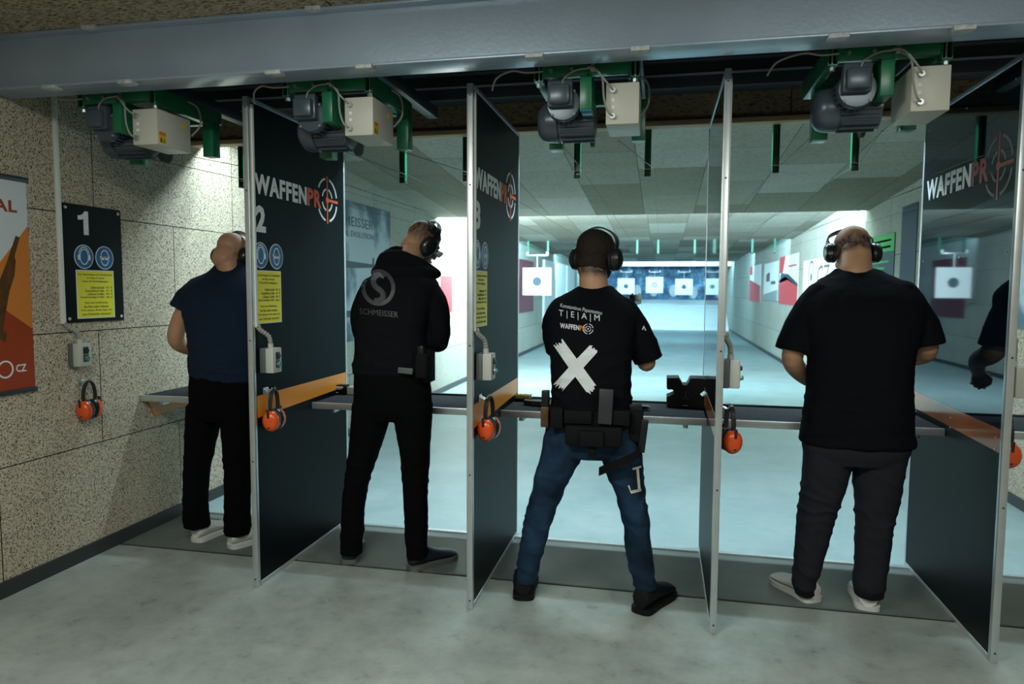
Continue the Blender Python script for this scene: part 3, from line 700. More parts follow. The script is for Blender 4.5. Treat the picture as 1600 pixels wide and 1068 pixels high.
for i, c in enumerate(LC):
    for s_, nm in ((-1, 'left'), (1, 'right')):
        hanger(c+s_*.2, 4.125, 2.10, 2.385, '%s dark green near hanger in %s' % (nm, ordn[i]))
        hanger(c+s_*.2, 14.0, 2.15, 2.42, '%s turquoise far hanger in %s' % (nm, ordn[i]), True)
    for s_, nm in ((-1, 'left'), (1, 'right')):
        x = c+s_*.2
        sx = c+(-.17 if s_ < 0 else .09)
        MB_ = MB().tube([(sx, 3.24, 2.115 if i < 4 else 2.2), (x+.030, 4.12, 2.135), (x+.030, 14.0, 2.185), (x+.030, 26.0, 2.20)], .0020, 6)
        tag(MB_.build('wire_rope', 'cable_black' if s_ < 0 else 'wire_steel', org=(x, 4.1, 2.13)), '%s thin wire rope running downrange in %s' % (nm, ordn[i]), 'wire')

# ================================================================== targets
def target(x, y, zc, w_, h_, label, dr, ring=False):
    t = thing('paper_target', label, 'target', (x, y, zc-h_/2), 'paper targets')
    F = frame((x, y, zc), (1, 0, 0))     # faces -y
    MB().rect(F, -w_/2, -h_/2, w_/2, h_/2, -.006, 0).build('card', 'card_white', t, smooth=False)
    if ring: MB().arc(F, (0, 0), dr*.62, dr, 0, 360, 0, .002, 32).build('printed_ring', 'card_disc', t, smooth=False)
    else:
        MB().disc(F, (0, 0), dr, 0, .002, 40).build('bullseye', 'card_disc', t, smooth=False)
        MB().arc(F, (0, 0), dr*.45, dr*.5, 0, 360, .002, .003, 24).build('score_ring', 'sign_blue', t, smooth=False)
    MB().cyl((x, y+.01, zc+h_/2-.03), (x, y+.01, 2.12), .012, 8).build('rod', 'galvanised', t)
    m1 = MB().bbox((x-.22, y-.01, 2.10), (x+.22, y+.03, 2.135), .004)
    for s_ in (-.2, .2): m1.bbox((x+s_-.025, y-.02, 2.11), (x+s_+.025, y+.04, 2.19), .004)
    m1.build('trolley', 'galvanised', t)
for x, y, px, py, lb, rg in ((LC[1], 27.3, 981, 447, 'far white paper target with dark disc, just right of the dark-haired head', False), (LC[2], 27.3, 1025, 445, 'far white paper target with a small hollow ring, middle of the row', True),
                         (LC[3], 27.3, 1067, 448, 'far white paper target with dark disc nearest the edge-on partition', False)):
    p = W(px, py, y); target(x, y, p.z, .64, .60, lb, .085, rg)
p = W(839, 439.5, 13.8); target(p.x, 13.8, p.z, .57, .54, 'nearer white paper target with blue disc in lane 1', .09)

# ================================================================== banners and posters
def Lp(px, py, ax=0, v=XL): return on(px, py, ax, v)
bn = thing('banner', 'hanging white and orange banner with a dark rifle on the left wall', 'banner', (XL, 2.35, .95))
y1 = 2.845; ya = 1.80
MB().rect(LWF, ya, .962, y1, 1.945, .004, .007).build('cloth', 'banner_white', bn, smooth=False)
BF = frame((XL+.007, 0, 0), (0, 1, 0))
MB().prism([(y1,1.74),(y1,.962),(ya,.962),(ya,1.0),(2.25,1.05)], BF, 0, .0008).build('orange_field', 'banner_orange', bn, smooth=False)
MB().prism([(y1,1.245),(y1,.962),(ya,.962),(ya,1.50),(2.62,1.40)], BF, .0008, .0016).build('red_field', 'banner_red', bn, smooth=False)
MB().bbox((XL+.002, ya, 1.942), (XL+.016, y1+.008, 1.966), .003).build('top_bar', 'dark_plastic', bn)
MB().bbox((XL+.002, ya, .945), (XL+.016, y1+.008, .966), .003).build('bottom_bar', 'dark_plastic', bn)
MB().text('AL', BF, 2.672, 1.795, 2.79, 1.850, 0, .0012, .03).build('lettering', 'banner_red', bn, smooth=False)
MB().text('CZ', BF, 2.745, 1.045, 2.80, 1.082, .0016, .0026, .02).arc(BF, (2.69, 1.065), .034, .042, 0, 360, .0016, .0026, 24).build('logo', 'print_white', bn, smooth=False)
rf = [Lp(*q) for q in ((22,368),(28,371),(20,400),(22,408),(20,430),(12,455),(6,490),(2,515),(8,520),(5,535),(-4,528),(-30,560),(-60,560),(-40,520),(-15,470),(0,430),(8,410))]
MB().prism([(q.y, q.z) for q in rf], BF, .0016, .003).build('printed_rifle', 'wood_grip', bn, smooth=False)

sm = thing('banner', 'blue-grey banner with clouds and rifles on the left wall of the range', 'banner', (XL, 6.0, 1.0))
m, N, L, b = newmat('sky_print')
tc = N.new('ShaderNodeTexCoord'); n = N.new('ShaderNodeTexNoise'); n.inputs['Scale'].default_value = 1.8; n.inputs['Detail'].default_value = 7
L.new(tc.outputs['Object'], n.inputs['Vector'])
mp = N.new('ShaderNodeMapping'); mp.vector_type = 'TEXTURE'; mp.inputs['Location'].default_value = (0, 0.55, 0.90); mp.inputs['Scale'].default_value = (1, .75, .5)
gr = N.new('ShaderNodeTexGradient'); gr.gradient_type = 'SPHERICAL'; L.new(tc.outputs['Object'], mp.inputs[0]); L.new(mp.outputs[0], gr.inputs[0])
rp = ramp(N, [(0.40, (0.015, 0.045, 0.08)), (0.52, (0.09, 0.16, 0.21)), (0.62, (0.42, 0.50, 0.55))]); L.new(mathn(N, L, 'ADD', n.outputs['Fac'], mathn(N, L, 'MULTIPLY', gr.outputs[1], 0.3)), rp.inputs[0]); L.new(rp.outputs[0], b.inputs['Base Color'])
MB().rect(LWF, 5.3, .93, 7.46, 2.295, .003, .006).build('cloth', m, sm, smooth=False)
GF = frame((XL+.006, 0, 0), (0, 1, 0))
a = Lp(535, 341); b_ = Lp(583, 357)
MB().text('SCHMEISSER', GF, 5.92, Lp(558,355).z, 6.98, Lp(558,340).z, 0, .002, .0).build('lettering', 'poster_dark', sm, smooth=False)
MB().text('TRADITIONAL EVOLUTION', GF, 5.76, Lp(558,371).z, 6.98, Lp(558,362).z, 0, .002, .0).build('lettering', 'poster_dark', sm, smooth=False)
for z in (1.68, 1.20):
    MB().prism([(5.35,z-.04),(5.5,z-.05),(5.6,z-.16),(5.75,z-.16),(5.78,z-.04),(6.6,z-.03),(7.1,z-.01),(7.1,z+.02),(7.0,z+.02),(7.0,z+.09),(6.96,z+.09),(6.95,z+.02),(6.3,z+.035),(6.2,z+.06),(5.4,z+.07),(5.35,z+.05)], GF, 0, .002).build('printed_rifle', 'poster_dark', sm, smooth=False)
# posters further down the left wall
def poster(Mf, u0_, v0_, u1_, v1_, label, base, shapes, org):
    t = thing('poster', label, 'poster', org)
    MB().rect(Mf, u0_, v0_, u1_, v1_, .003, .008).build('sheet', base, t, smooth=False)
    for nm, poly, mt in shapes:
        MB().prism([(u0_+a_*(u1_-u0_), v0_+c_*(v1_-v0_)) for a_, c_ in poly], Mf, .008, .011).build(nm, mt, t, smooth=False)
    return t
p0 = Lp(688, 430); p1 = Lp(706, 487)
poster(LWF, p0.y, p1.z, p1.y, p0.z, 'pale red poster on the brightly lit left wall beyond the man in the hoodie', 'poster_red', [], (XL, p0.y, p1.z))
p0 = Lp(811, 404); p1 = Lp(833, 480); q_ = Lp(811, 489)
poster(LWF, p0.y, q_.z, p1.y, p0.z, 'red poster on the left wall behind the nearer white target', 'poster_maroon', [], (XL, p0.y, p1.z))
# upright acoustic boards on the left wall
for k, (pa, pb) in enumerate(((848, 862), (868, 880), (884, 894))):
    p0 = Lp(pa, 402); p1 = Lp(pb, 520)
    tag(MB().rect(LWF, p0.y, 0.35, p1.y, 2.2, .0, .06).build('wall_board', 'trap_white', org=(XL, p0.y, .35)), ['upright white wall board beyond the nearer target, first from the left','upright white wall board beyond the nearer target, second from the left','upright white wall board beyond the nearer target, next to the man\'s head'][k], 'board')
# right wall
def rposter(px0, px1, pyt, pyb, label, base, shapes):
    a_ = on(px0, pyt, 0, XR); c_ = on(px1, pyt, 0, XR); zb = on(px1, pyb, 0, XR).z; zt = on(px1, pyt, 0, XR).z
    return poster(RWF, -a_.y, zb, -c_.y, zt, label, base, shapes, (XR, c_.y, zb))
rposter(1338, 1400, 362, 465, 'green and dark poster on the right wall behind the bald man\'s ear defenders', 'poster_dark', [('green_band', [(0,.72),(1,.72),(1,1),(0,1)], 'poster_green'), ('text_line', [(.5,.55),(.9,.55),(.9,.58),(.5,.58)], 'poster_green'), ('text_line', [(.5,.45),(.8,.45),(.8,.48),(.5,.48)], 'poster_green'), ('text_line', [(.35,.78),(.92,.78),(.92,.81),(.35,.81)], 'print_white'), ('text_line', [(.5,.88),(.92,.88),(.92,.91),(.5,.91)], 'print_white')])
rposter(1412, 1436, 315, 452, 'tall dark board on the right wall beside the mirroring partition', 'poster_navy', [])
cz = rposter(1257, 1305, 398, 497, 'white board with a ring emblem and the letters CZ on the right wall', 'card_white', [('lower_field', [(0,0),(1,0),(1,.05),(0,.22)], 'poster_grey')])
a_ = on(1260, 440, 0, XR); c_ = on(1300, 440, 0, XR)
F = frame((XR-.008, 0, 0), (0, -1, 0))
MB().arc(F, (-12.25, 1.67), .20, .235, 0, 360, 0, .003, 32, sy=1.15).text('CZ', F, -11.8, 1.50, -10.95, 1.84, 0, .003, .0).build('logo', 'logo_grey', cz, smooth=False)
MB().disc(F, (-12.25, 1.67), .07, 0, .003, 20).build('emblem_dot', 'logo_grey', cz, smooth=False)
rposter(1220, 1249, 394, 478, 'red and white poster on the right wall, left of the letters CZ', 'card_white', [('red_field', [(0,0),(1,0),(1,.36),(.35,.58),(0,.50)], 'poster_red'), ('red_field', [(0,.66),(.2,.66),(.34,1),(0,1)], 'poster_red'), ('rifle_shape', [(0,.45),(.5,.5),(1,.36),(1,.42),(.5,.62),(.1,.66)], 'poster_dark'), ('text_line', [(.5,.76),(.92,.76),(.92,.79),(.5,.79)], 'poster_red')])
rposter(1195, 1217, 407, 470, 'white board with grey writing, second from the far end of the right wall', 'card_white', [('lower_field', [(0,0),(1,0),(1,.28),(0,.14)], 'poster_grey'), ('text_line', [(.2,.5),(.45,.5),(.45,.75),(.2,.7)], 'logo_grey'), ('text_line', [(.55,.42),(.85,.42),(.85,.5),(.55,.5)], 'logo_grey')])
rposter(1173, 1190, 412, 472, 'red and white poster nearest the far end of the right wall', 'card_white', [('red_field', [(0,0),(1,0),(1,.42),(0,.62)], 'poster_red'), ('red_field', [(0,.75),(.25,.75),(.25,1),(0,1)], 'poster_red')])
nb = thing('banner', 'dark picture banner on the right wall at the very edge of the picture', 'banner', (XR, 4.8, 1.2))
MB().rect(RWF, -5.7, 1.20, -4.3, 2.2, .003, .006).build('cloth', MATS['sky_print'], nb, smooth=False)

# ================================================================== things on the shelves
ZS = .8186
def at(px, py): p = on(px, py, 2, ZS); return p
p = at(272, 603)
pouch = tag(MB().bbox((p.x-.05, p.y-.03, ZS), (p.x+.05, p.y+.04, ZS+.028), .012).build('pistol_pouch', 'nylon_black', org=(p.x, p.y, ZS)), 'small black pouch lying on the shelf of lane 1', 'pouch')
p = at(531, 616)
ab = thing('ammunition_box', 'open black cartridge box with white print on the hoodie man\'s shelf', 'box', (p.x, p.y, ZS))
MB().bbox((p.x-.05, p.y, ZS), (p.x+.035, p.y+.06, ZS+.055), .003).build('carton', 'sign_black', ab)
F = frame((p.x, p.y, ZS), (1, 0, 0))
MB().rect(F, -.038, .040, .022, .048, 0, .001).rect(F, -.030, .032, .012, .035, 0, .001).rect(F, -.034, .01, -.01, .013, 0, .001).build('printed_lines', 'print_white', ab, smooth=False)
m1 = MB()
for k in range(5): m1.cyl((p.x-.042+k*.016, p.y+.03, ZS+.05), (p.x-.042+k*.016, p.y+.03, ZS+.062), .005, 10)
m1.build('cartridge_tips', 'brass', ab)
MB().bbox((p.x+.04, p.y+.01, ZS), (p.x+.085, p.y+.06, ZS+.045), .003).build('tray', 'cable_grey', ab)
p = at(815, 628)
tb = thing('cartridge_tray', 'tray of upright brass cartridges at the left end of the X man\'s shelf', 'cartridges', (p.x, p.y+.05, ZS))
MB().bbox((p.x-.045, p.y+.02, ZS), (p.x+.045, p.y+.10, ZS+.018), .002).build('tray', 'sign_black', tb)
for i in range(6):
    for j in range(3): MB().cyl((p.x-.036+i*.0145, p.y+.035+j*.022, ZS+.012), (p.x-.036+i*.0145, p.y+.035+j*.022, ZS+.036), .0055, 10).build('cartridge', 'brass', tb)
def pistol(name, label, M, slide='gun_black', scale=1.0):
    # local: barrel along +x, grip down (-z), y across
    loc = M @ Vector((0, 0, 0)); t = thing(name, label, 'pistol', loc)
    S = Matrix.Scale(scale, 4); Mx = M @ S
    F = Mx @ frame((0, 0, 0), (1, 0, 0), (0, 0, 1))
    MB().bbox((-.09, -.013, .0), (.10, .013, .030), .004, Mx).build('slide', slide, t)
    MB().prism([(-.075,0),(.09,0),(.09,-.014),(.02,-.016),(-.02,-.018),(-.045,-.105),(-.092,-.10),(-.072,-.03),(-.085,-.008)], F, -.012, .012).build('frame', 'gun_black', t)
    g = MB(); g.tube(smoothpath([Mx @ Vector(q) for q in ((.03,0,-.014),(.028,0,-.045),(-.005,0,-.048),(-.028,0,-.03))], 4), .003*scale, 6); g.build('trigger_guard', 'gun_black', t)
    MB().cyl(Mx @ Vector((.098, 0, .018)), Mx @ Vector((.104, 0, .018)), .006, 14).build('muzzle', 'gun_steel', t)
    MB().box((-.085, -.004, .03), (-.078, .004, .036), Mx).box((.09, -.002, .03), (.095, .002, .036), Mx).build('sight', 'gun_black', t)
    return t
p = at(850, 634)
pistol('pistol', 'black pistol lying on its side beside the brass cartridges', Matrix.Translation((p.x-.02, p.y, ZS+.014)) @ Matrix.Rotation(rad(168), 4, 'Z') @ Matrix.Rotation(rad(90), 4, 'X'), 'gun_black', 1.0)
p = at(990, 641)
pistol('pistol', 'pistol with steel slide lying right of the man with the white X', Matrix.Translation((p.x, p.y+.02, ZS+.014)) @ Matrix.Rotation(rad(-4), 4, 'Z') @ Matrix.Rotation(rad(-90), 4, 'X'), 'gun_steel', 0.8)
# shooting rest
yR = at(1070, 637).y
rs_ = thing('shooting_rest', 'black X-shaped foam shooting rest with a ringed A on the shelf', 'shooting rest', (W(1070, 637, yR).x, yR, ZS))
pts = [(145,205),(150,199),(270,199),(290,235),(312,275),(355,275),(375,250),(395,206),(405,203),(520,205),(545,215),(552,240),(550,325),(483,378),(540,440),(550,455),(550,525),(150,518),(143,505),(143,405),(152,397),(165,395),(220,370),(215,335),(200,322),(155,322),(145,310)]
poly = []
for a_, c_ in pts:
    q = W(1020+a_/6.675, 560+c_/6.675, yR); poly.append((q.x, max(q.z, ZS) if c_ < 500 else ZS))
F = frame((0, yR, 0), (1, 0, 0))
def inset(mb, poly, F, depth, bev):
    cx = sum(q[0] for q in poly)/len(poly); cz_ = sum(q[1] for q in poly)/len(poly)
    rr = []
    for dpt, k_ in ((0, .97), (bev, 1.0), (depth-bev, 1.0), (depth, .97)): rr.append([F @ Vector((cx+(a_-cx)*k_, cz_+(c_-cz_)*k_, -dpt)) for a_, c_ in poly])
    return mb.rings(rr)
inset(MB(), poly, F, .13, .006).build('foam_block', 'foam_black', rs_)
q = W(1020+345/6.675, 560+388/6.675, yR)
MB().arc(F, (q.x, q.z), .023, .0245, 0, 360, -.0005, .0012, 28).text('A', F, q.x-.013, q.z-.022, q.x+.010, q.z+.022, -.0005, .0012, .0).build('logo', 'logo_grey', rs_, smooth=False)
q2 = W(1020+340/6.675, 560+487/6.675, yR); MB().rect(F, q2.x-.012, q2.z-.0015, q2.x+.012, q2.z+.0015, -.0005, .0012).build('small_mark', 'print_white', rs_, smooth=False)
# ================================================================== people
def ring(xl, xr, py, y, b, ex=2.3, n=36, yaw=0.0, grow=0.0, tilt=0.0):
    c = W((xl+xr)/2, py, y); a = msz((xr-xl)/2, c)+grow; b = b+grow; out = []
    for j in range(n):
        t = 2*PI*j/n; ct, st = math.cos(t), math.sin(t)
        px = a*abs(ct)**(2/ex)*(1 if ct >= 0 else -1); pv = b*abs(st)**(2/ex)*(1 if st >= 0 else -1)
        out.append(c + Vector((px*math.cos(yaw)-pv*math.sin(yaw), px*math.sin(yaw)+pv*math.cos(yaw), px*tilt)))
    return out
def rloft(spec, grow=0.0, sub=4):
    """rings through rows of (left px, right px, row px, distance, half depth[, tilt])"""
    S = [Vector(q[:5]) for q in spec]; 
    rows = []
    for i in range(len(spec)-1):
        p0 = spec[max(i-1,0)]; p1 = spec[i]; p2 = spec[i+1]; p3 = spec[min(i+2,len(spec)-1)]
        for k in range(sub):
            t = k/sub
            rows.append([0.5*((2*b_)+(c_-a_)*t+(2*a_-5*b_+4*c_-d_)*t*t+(3*b_-a_-3*c_+d_)*t**3) for a_, b_, c_, d_ in zip(p0,p1,p2,p3)])
    rows.append(list(spec[-1]))
    return [ring(q[0], q[1], q[2], q[3], q[4], grow=grow, tilt=(q[5] if len(q) > 5 else 0)) for q in rows]
def limb(mb, pts, grow=0.0, n=20, flat=False):
    """tapering limb through (px, py, y, radius)"""
    P = [W(a, b, c) for a, b, c, r in pts]; R = [r+grow for *_, r in pts]
    PP = smoothpath(P, 5); RR = []
    for i in range(len(R)-1):
        for k in range(5): RR.append(R[i]+(R[i+1]-R[i])*k/5)
    RR.append(R[-1])
    mb.tube(PP, RR, n); mb.ell(PP[0], (RR[0],)*3)
    if not flat: mb.ell(PP[-1], (RR[-1],)*3)
    return PP
def solid(name, mb, voxel, it, mat, parent, disp=None, fac=0.5):
    """weld the overlapping volumes of mb into ONE continuous skin"""
    o = mb.build('tmp_solid', mat, None)
    r = o.modifiers.new('r', 'REMESH'); r.mode = 'VOXEL'; r.voxel_size = voxel
    s = o.modifiers.new('s', 'SMOOTH'); s.factor = fac; s.iterations = it
    bpy.context.view_layer.update()
    me = bpy.data.meshes.new_from_object(o.evaluated_get(bpy.context.evaluated_depsgraph_get()))
    old = o.data; bpy.data.objects.remove(o); bpy.data.meshes.remove(old)
    org = ORG[parent.name]
    nr = [v.normal.copy() for v in me.vertices]
    for v, n_ in zip(me.vertices, nr):
        p = v.co.copy()
        if disp: p += n_ * disp(p, n_)
        v.co = p - org
    me.name = name; me.materials.clear(); me.materials.append(MATS[mat])
    me.polygons.foreach_set('use_smooth', [True]*len(me.polygons)); me.update()
    q = bpy.data.objects.new(name, me); COL.objects.link(q); q.parent = parent; ORG[q.name] = org
    return q
def ridge(p, sx, sy, sz, seed=0.0):
    v = noise.noise(Vector((p.x*sx+seed, p.y*sy, p.z*sz+seed*.7))); return 1-min(1, abs(v)*3.2)
def shirt_folds(zh, amp=.006, seed=0.0):
    def f(p, n_):
        k = max(0, min(1, 1-(p.z-zh)/.55))
        return amp*(k*ridge(p, 4, 4, 15, seed)+.45*ridge(p, 9, 6, 5, seed+3)-.3)+.0015*noise.noise(p*35)
    return f
def leg_folds(zk, amp=.007, seed=0.0):
    def f(p, n_):
        k = math.exp(-((p.z-zk)/.13)**2)+1.1*math.exp(-((p.z-.13)/.10)**2)+.35
        q = Vector((p.x+.05*noise.noise(p*5), p.y, p.z+.5*p.x*math.sin(seed)+.06*noise.noise(p*4)))
        return amp*(k*(.65*ridge(q, 7, 7, 15, seed)+.5*noise.noise(Vector((p.x*12+seed, p.y*12, p.z*9))))-.25*k)+.001*noise.noise(p*40)
    return f
def hand(mb, Mx, curl=35, thumb=1, s=1.0, spread=1.0):
    ys = (.030, .010, -.010, -.028); ln = (.95, 1.05, .98, .80)
    for i in range(4):
        mb.capsule(Mx @ Vector((0, ys[i]*.55, 0))*1, Mx @ Vector((.085*s, ys[i]*spread, 0)), .0150*s, .0115*s, 10)
        p = Vector((.085*s, ys[i]*spread, 0)); a = rad(curl*.7); r_ = .0098*s
        for L_ in (.042, .027, .021):
            q = p + Vector((math.cos(a), 0, -math.sin(a)))*L_*ln[i]*s
            mb.capsule(Mx @ p, Mx @ q, r_, r_*.92, 10); r_ *= .92; p = q; a += rad(curl*1.1)
    p = Vector((.020*s, thumb*.022, -.004)); q = Vector((.052*s, thumb*.052, -.020)); r2 = Vector((.078*s, thumb*.050, -.035)); r3 = Vector((.098*s, thumb*.040, -.045))
    mb.capsule(Mx @ p, Mx @ q, .014*s, .0115*s, 10); mb.capsule(Mx @ q, Mx @ r2, .0112*s, .0105*s, 10); mb.capsule(Mx @ r2, Mx @ r3, .0105*s, .0095*s, 10)
def hand_frame(wrist, toward, palm_normal):
    x = (Vector(toward)-Vector(wrist)).normalized(); z = Vector(palm_normal)*-1; z = (z-x*z.dot(x)).normalized(); y = z.cross(x)
    m = Matrix((x, y, z)).transposed().to_4x4(); m.translation = Vector(wrist); return m
def head_matrix(c, pitch, yaw, roll, s=1.0):
    return Matrix.Translation(c) @ Matrix.Rotation(rad(yaw), 4, 'Z') @ Matrix.Rotation(rad(-pitch), 4, 'X') @ Matrix.Rotation(rad(roll), 4, 'Y') @ Matrix.Scale(s, 4)
def head(mb, H, neck, nr=.062):
    e = lambda c, r: mb.ell(c, r, H, 24, 16)
    e((0,-.012,.028),(.077,.097,.083)); e((0,-.042,-.035),(.064,.058,.064)); e((0,-.046,-.062),(.062,.052,.060)); e((0,.020,-.020),(.066,.072,.080)); e((0,.045,-.060),(.050,.046,.048)); e((0,.078,-.088),(.022,.020,.020))
    e((0,.080,.022),(.045,.016,.012)); e((0,.100,-.022),(.012,.020,.022)); e((0,.107,-.035),(.017,.013,.010)); e((0,.092,-.060),(.022,.012,.006)); e((0,.090,-.071),(.019,.012,.006))
    e((-.040,.068,-.030),(.020,.022,.018)); e((.040,.068,-.030),(.020,.022,.018))
    for q in (-1, 1):
        e((q*.077,-.004,-.008),(.009,.019,.032)); e((q*.074,.004,-.030),(.008,.010,.012))
    a = H @ Vector((0,-.030,-.045)); 
    mb.capsule(a, neck, nr*1.02, nr*1.12, 24)
def head_parts(person, body, H, hair=None, hmat='hair_dark', off=.006, muffs=True, cup=(.028,.037,.047), beard=False, glasses=False, bandfwd=0.0):
    for q in (-1, 1):
        ey = MB().ell((q*.030,.0815,.000),(.0125,.0125,.0115), H).build('eye', 'eye_white', person)
        MB().ell((q*.030,.0905,-.001),(.0075,.0042,.0072), H).build('iris', 'eye_dark', ey)
    MB().ell((0,.103,-.0645),(.021,.0035,.0045), H).build('mouth', 'lip', person)
    Hi = H.inverted(); org = ORG[person.name]
    def shell(name, test, mat, amp, offs):
        me = body.data; keep = []; 
        loc = [Hi @ (v.co+org) for v in me.vertices]
        idx = {}; vs = []; fs = []
        for p in me.polygons:
            c = sum((loc[i] for i in p.vertices), Vector())/len(p.vertices)
            if test(c):
                f = []
                for i in p.vertices:
                    if i not in idx:
                        idx[i] = len(vs); w_ = me.vertices[i].co+org; n_ = me.vertices[i].normal
                        vs.append(w_+n_*(offs+amp*noise.noise(w_*55)+amp*.6*noise.noise(w_*140)))
                    f.append(idx[i])
                fs.append(f)
        if not fs: return
        # close the rim down to the skin
        ed = {}
        for f in fs:
            for a_, b_ in zip(f, f[1:]+f[:1]): ed[(a_, b_)] = 1
        inv = {v: k for k, v in idx.items()}; low = {}
        for (a_, b_) in list(ed):
            if (b_, a_) not in ed:
                for q in (a_, b_):
                    if q not in low: low[q] = len(vs); vs.append(me.vertices[inv[q]].co+org-me.vertices[inv[q]].normal*.002)
                fs.append([b_, a_, low[a_], low[b_]])
        m1 = MB(); m1.add(vs, fs); m1.build(name, mat, person, ang=180)
    if hair: shell('hair', hair, hmat, off*.4, off)
    if beard: shell('beard', lambda c: c.y > .02 and -.14 < c.z < -.045 and not (abs(c.x) < .024 and -.075 < c.z < -.052), 'hair_dark', .002, .005)
    shell('eyebrow', lambda c: c.y > .07 and .012 < c.z < .022 and .012 < abs(c.x) < .045, 'hair_dark', .0005, .002)
    if muffs:
        cups_x = .094
        t = thing_part('ear_defenders', person)
        pts = [(-.090,bandfwd*.2,.02),(-.097,bandfwd*.5,.065),(-.070,bandfwd,.105),(0,bandfwd,.130),(.070,bandfwd,.105),(.097,bandfwd*.5,.065),(.090,bandfwd*.2,.02)]
        pp = [H @ q for q in smoothpath(pts, 6)]; yv = (H.to_3x3() @ Vector((0,1,0))).normalized(); rs = []
        for i, p in enumerate(pp):
            tt = (pp[min(i+1,len(pp)-1)]-pp[max(i-1,0)]).normalized(); q = tt.cross(yv).normalized()
            rs.append([p+yv*a_+q*b_ for a_, b_ in ((-.014,-.003),(.014,-.003),(.014,.004),(-.014,.004))])
        bd = MB().rings(rs).build('ear_defenders', 'muff_black', person)
        for q in (-1, 1):
            m1 = MB(); c = Vector((q*.080, -.004, -.014))
            rr = [[H @ (c+Vector((q*d, cup[1]*k_*math.cos(2*PI*j/24), cup[2]*k_*math.sin(2*PI*j/24)))) for j in range(24)] for d, k_ in ((-.004,.8),(.0,1.0),(.012,1.02),(.014,.9),(.016,.9),(.018,1.0),(cup[0],.97),(cup[0]+.010,.75),(cup[0]+.013,.4))]
            m1.rings(rr).build('ear_cup', 'muff_black', bd)
    if glasses:
        m1 = MB()
        for q in (-1, 1): m1.tube([H @ Vector((q*.072,.0,.005)), H @ Vector((q*.07,.09,.006))], .0018, 6)
        m1.tube([H @ Vector(v) for v in ((-.07,.09,.006),(-.03,.112,.012),(0,.118,.012),(.03,.112,.012),(.07,.09,.006))], .002, 6)
        g = m1.build('safety_glasses', 'dark_plastic', person)
        m2 = MB()
        for q in (-1, 1): m2.prism([(q*.006,-.018),(q*.006,.012),(q*.062,.012),(q*.066,-.004),(q*.050,-.024),(q*.02,-.024)], H @ frame((0,.108,0),(1,0,0)), 0, .0015)
        m2.build('lens', 'clear_lens', g)
def thing_part(n, p): return p
def sstep(a_, b_, x): t = max(0, min(1, (x-a_)/(b_-a_))); return t*t*(3-2*t)
def stubble(body, H, person, f):
    Hi = H.inverted(); org = ORG[person.name]; me = body.data
    at_ = me.attributes.new('stubble', 'FLOAT', 'POINT')
    for i, v in enumerate(me.vertices):
        w_ = v.co+org; c = Hi @ w_
        if c.length < .2: at_.data[i].value = max(0, min(1, f(c)*(1+.5*noise.noise(w_*70))))
def shoe(person, toe_dir, heel, length=.29, upper='shoe_black', sole='shoe_black', soleh=.026, collar=.085, name='shoe', stripe=None, wf=1.0):
    """heel: world point on the floor under the heel; toe_dir: degrees from +y towards +x"""
    a = rad(toe_dir); d = Vector((math.sin(a), math.cos(a), 0)); r_ = Vector((d.y, -d.x, 0)); h0 = Vector((heel[0], heel[1], 0))
    secs = [(0,.030,.085),(.03,.038,.105),(.10,.043,.115),(.22,.043,.118),(.36,.043,.108),(.50,.047,.088),(.64,.052,.073),(.78,.054,.064),(.90,.047,.055),(.97,.030,.045),(1.0,.012,.036)]
    rs = []
    for s_, w_, h_ in secs:
        w_ *= wf; h_ = soleh+(h_-.026)*collar/.085
        c = h0+d*(s_*length)
        rs.append([c+r_*(w_*math.cos(t)*(1 if st < 0 else (1-.25*st)))+Vector((0,0,soleh-.004+max(0,(h_-soleh))*(.5+.5*st)+.002)) for t in [2*PI*j/20 for j in range(20)] for st in [math.sin(t)]])
    u_ = MB().rings(rs).build(name, upper, person)
    o_ = []
    for s_, w_, h_ in secs: o_.append((s_*length, w_*wf+.005))
    pl = [(-w_, s_) for s_, w_ in o_]+[(w_, s_) for s_, w_ in reversed(o_)]
    F = Matrix((r_, d, Vector((0,0,1)))).transposed().to_4x4(); F.translation = h0
    pl = [(-.02,-.006)] + pl + [(.02,-.006)]
    MB().prism(pl, F, .0005, soleh).build('sole', sole, u_)
    la = MB()
    for s_ in (.40,.47,.54): 
        c = h0+d*(s_*length)+Vector((0,0,soleh+(.092-.026-(s_-.36)*.16)*collar/.085)); la.tube([c-r_*.022, c+Vector((0,0,.004)), c+r_*.022], .0022, 6)
    la.build('laces', stripe or upper, u_)
    return u_
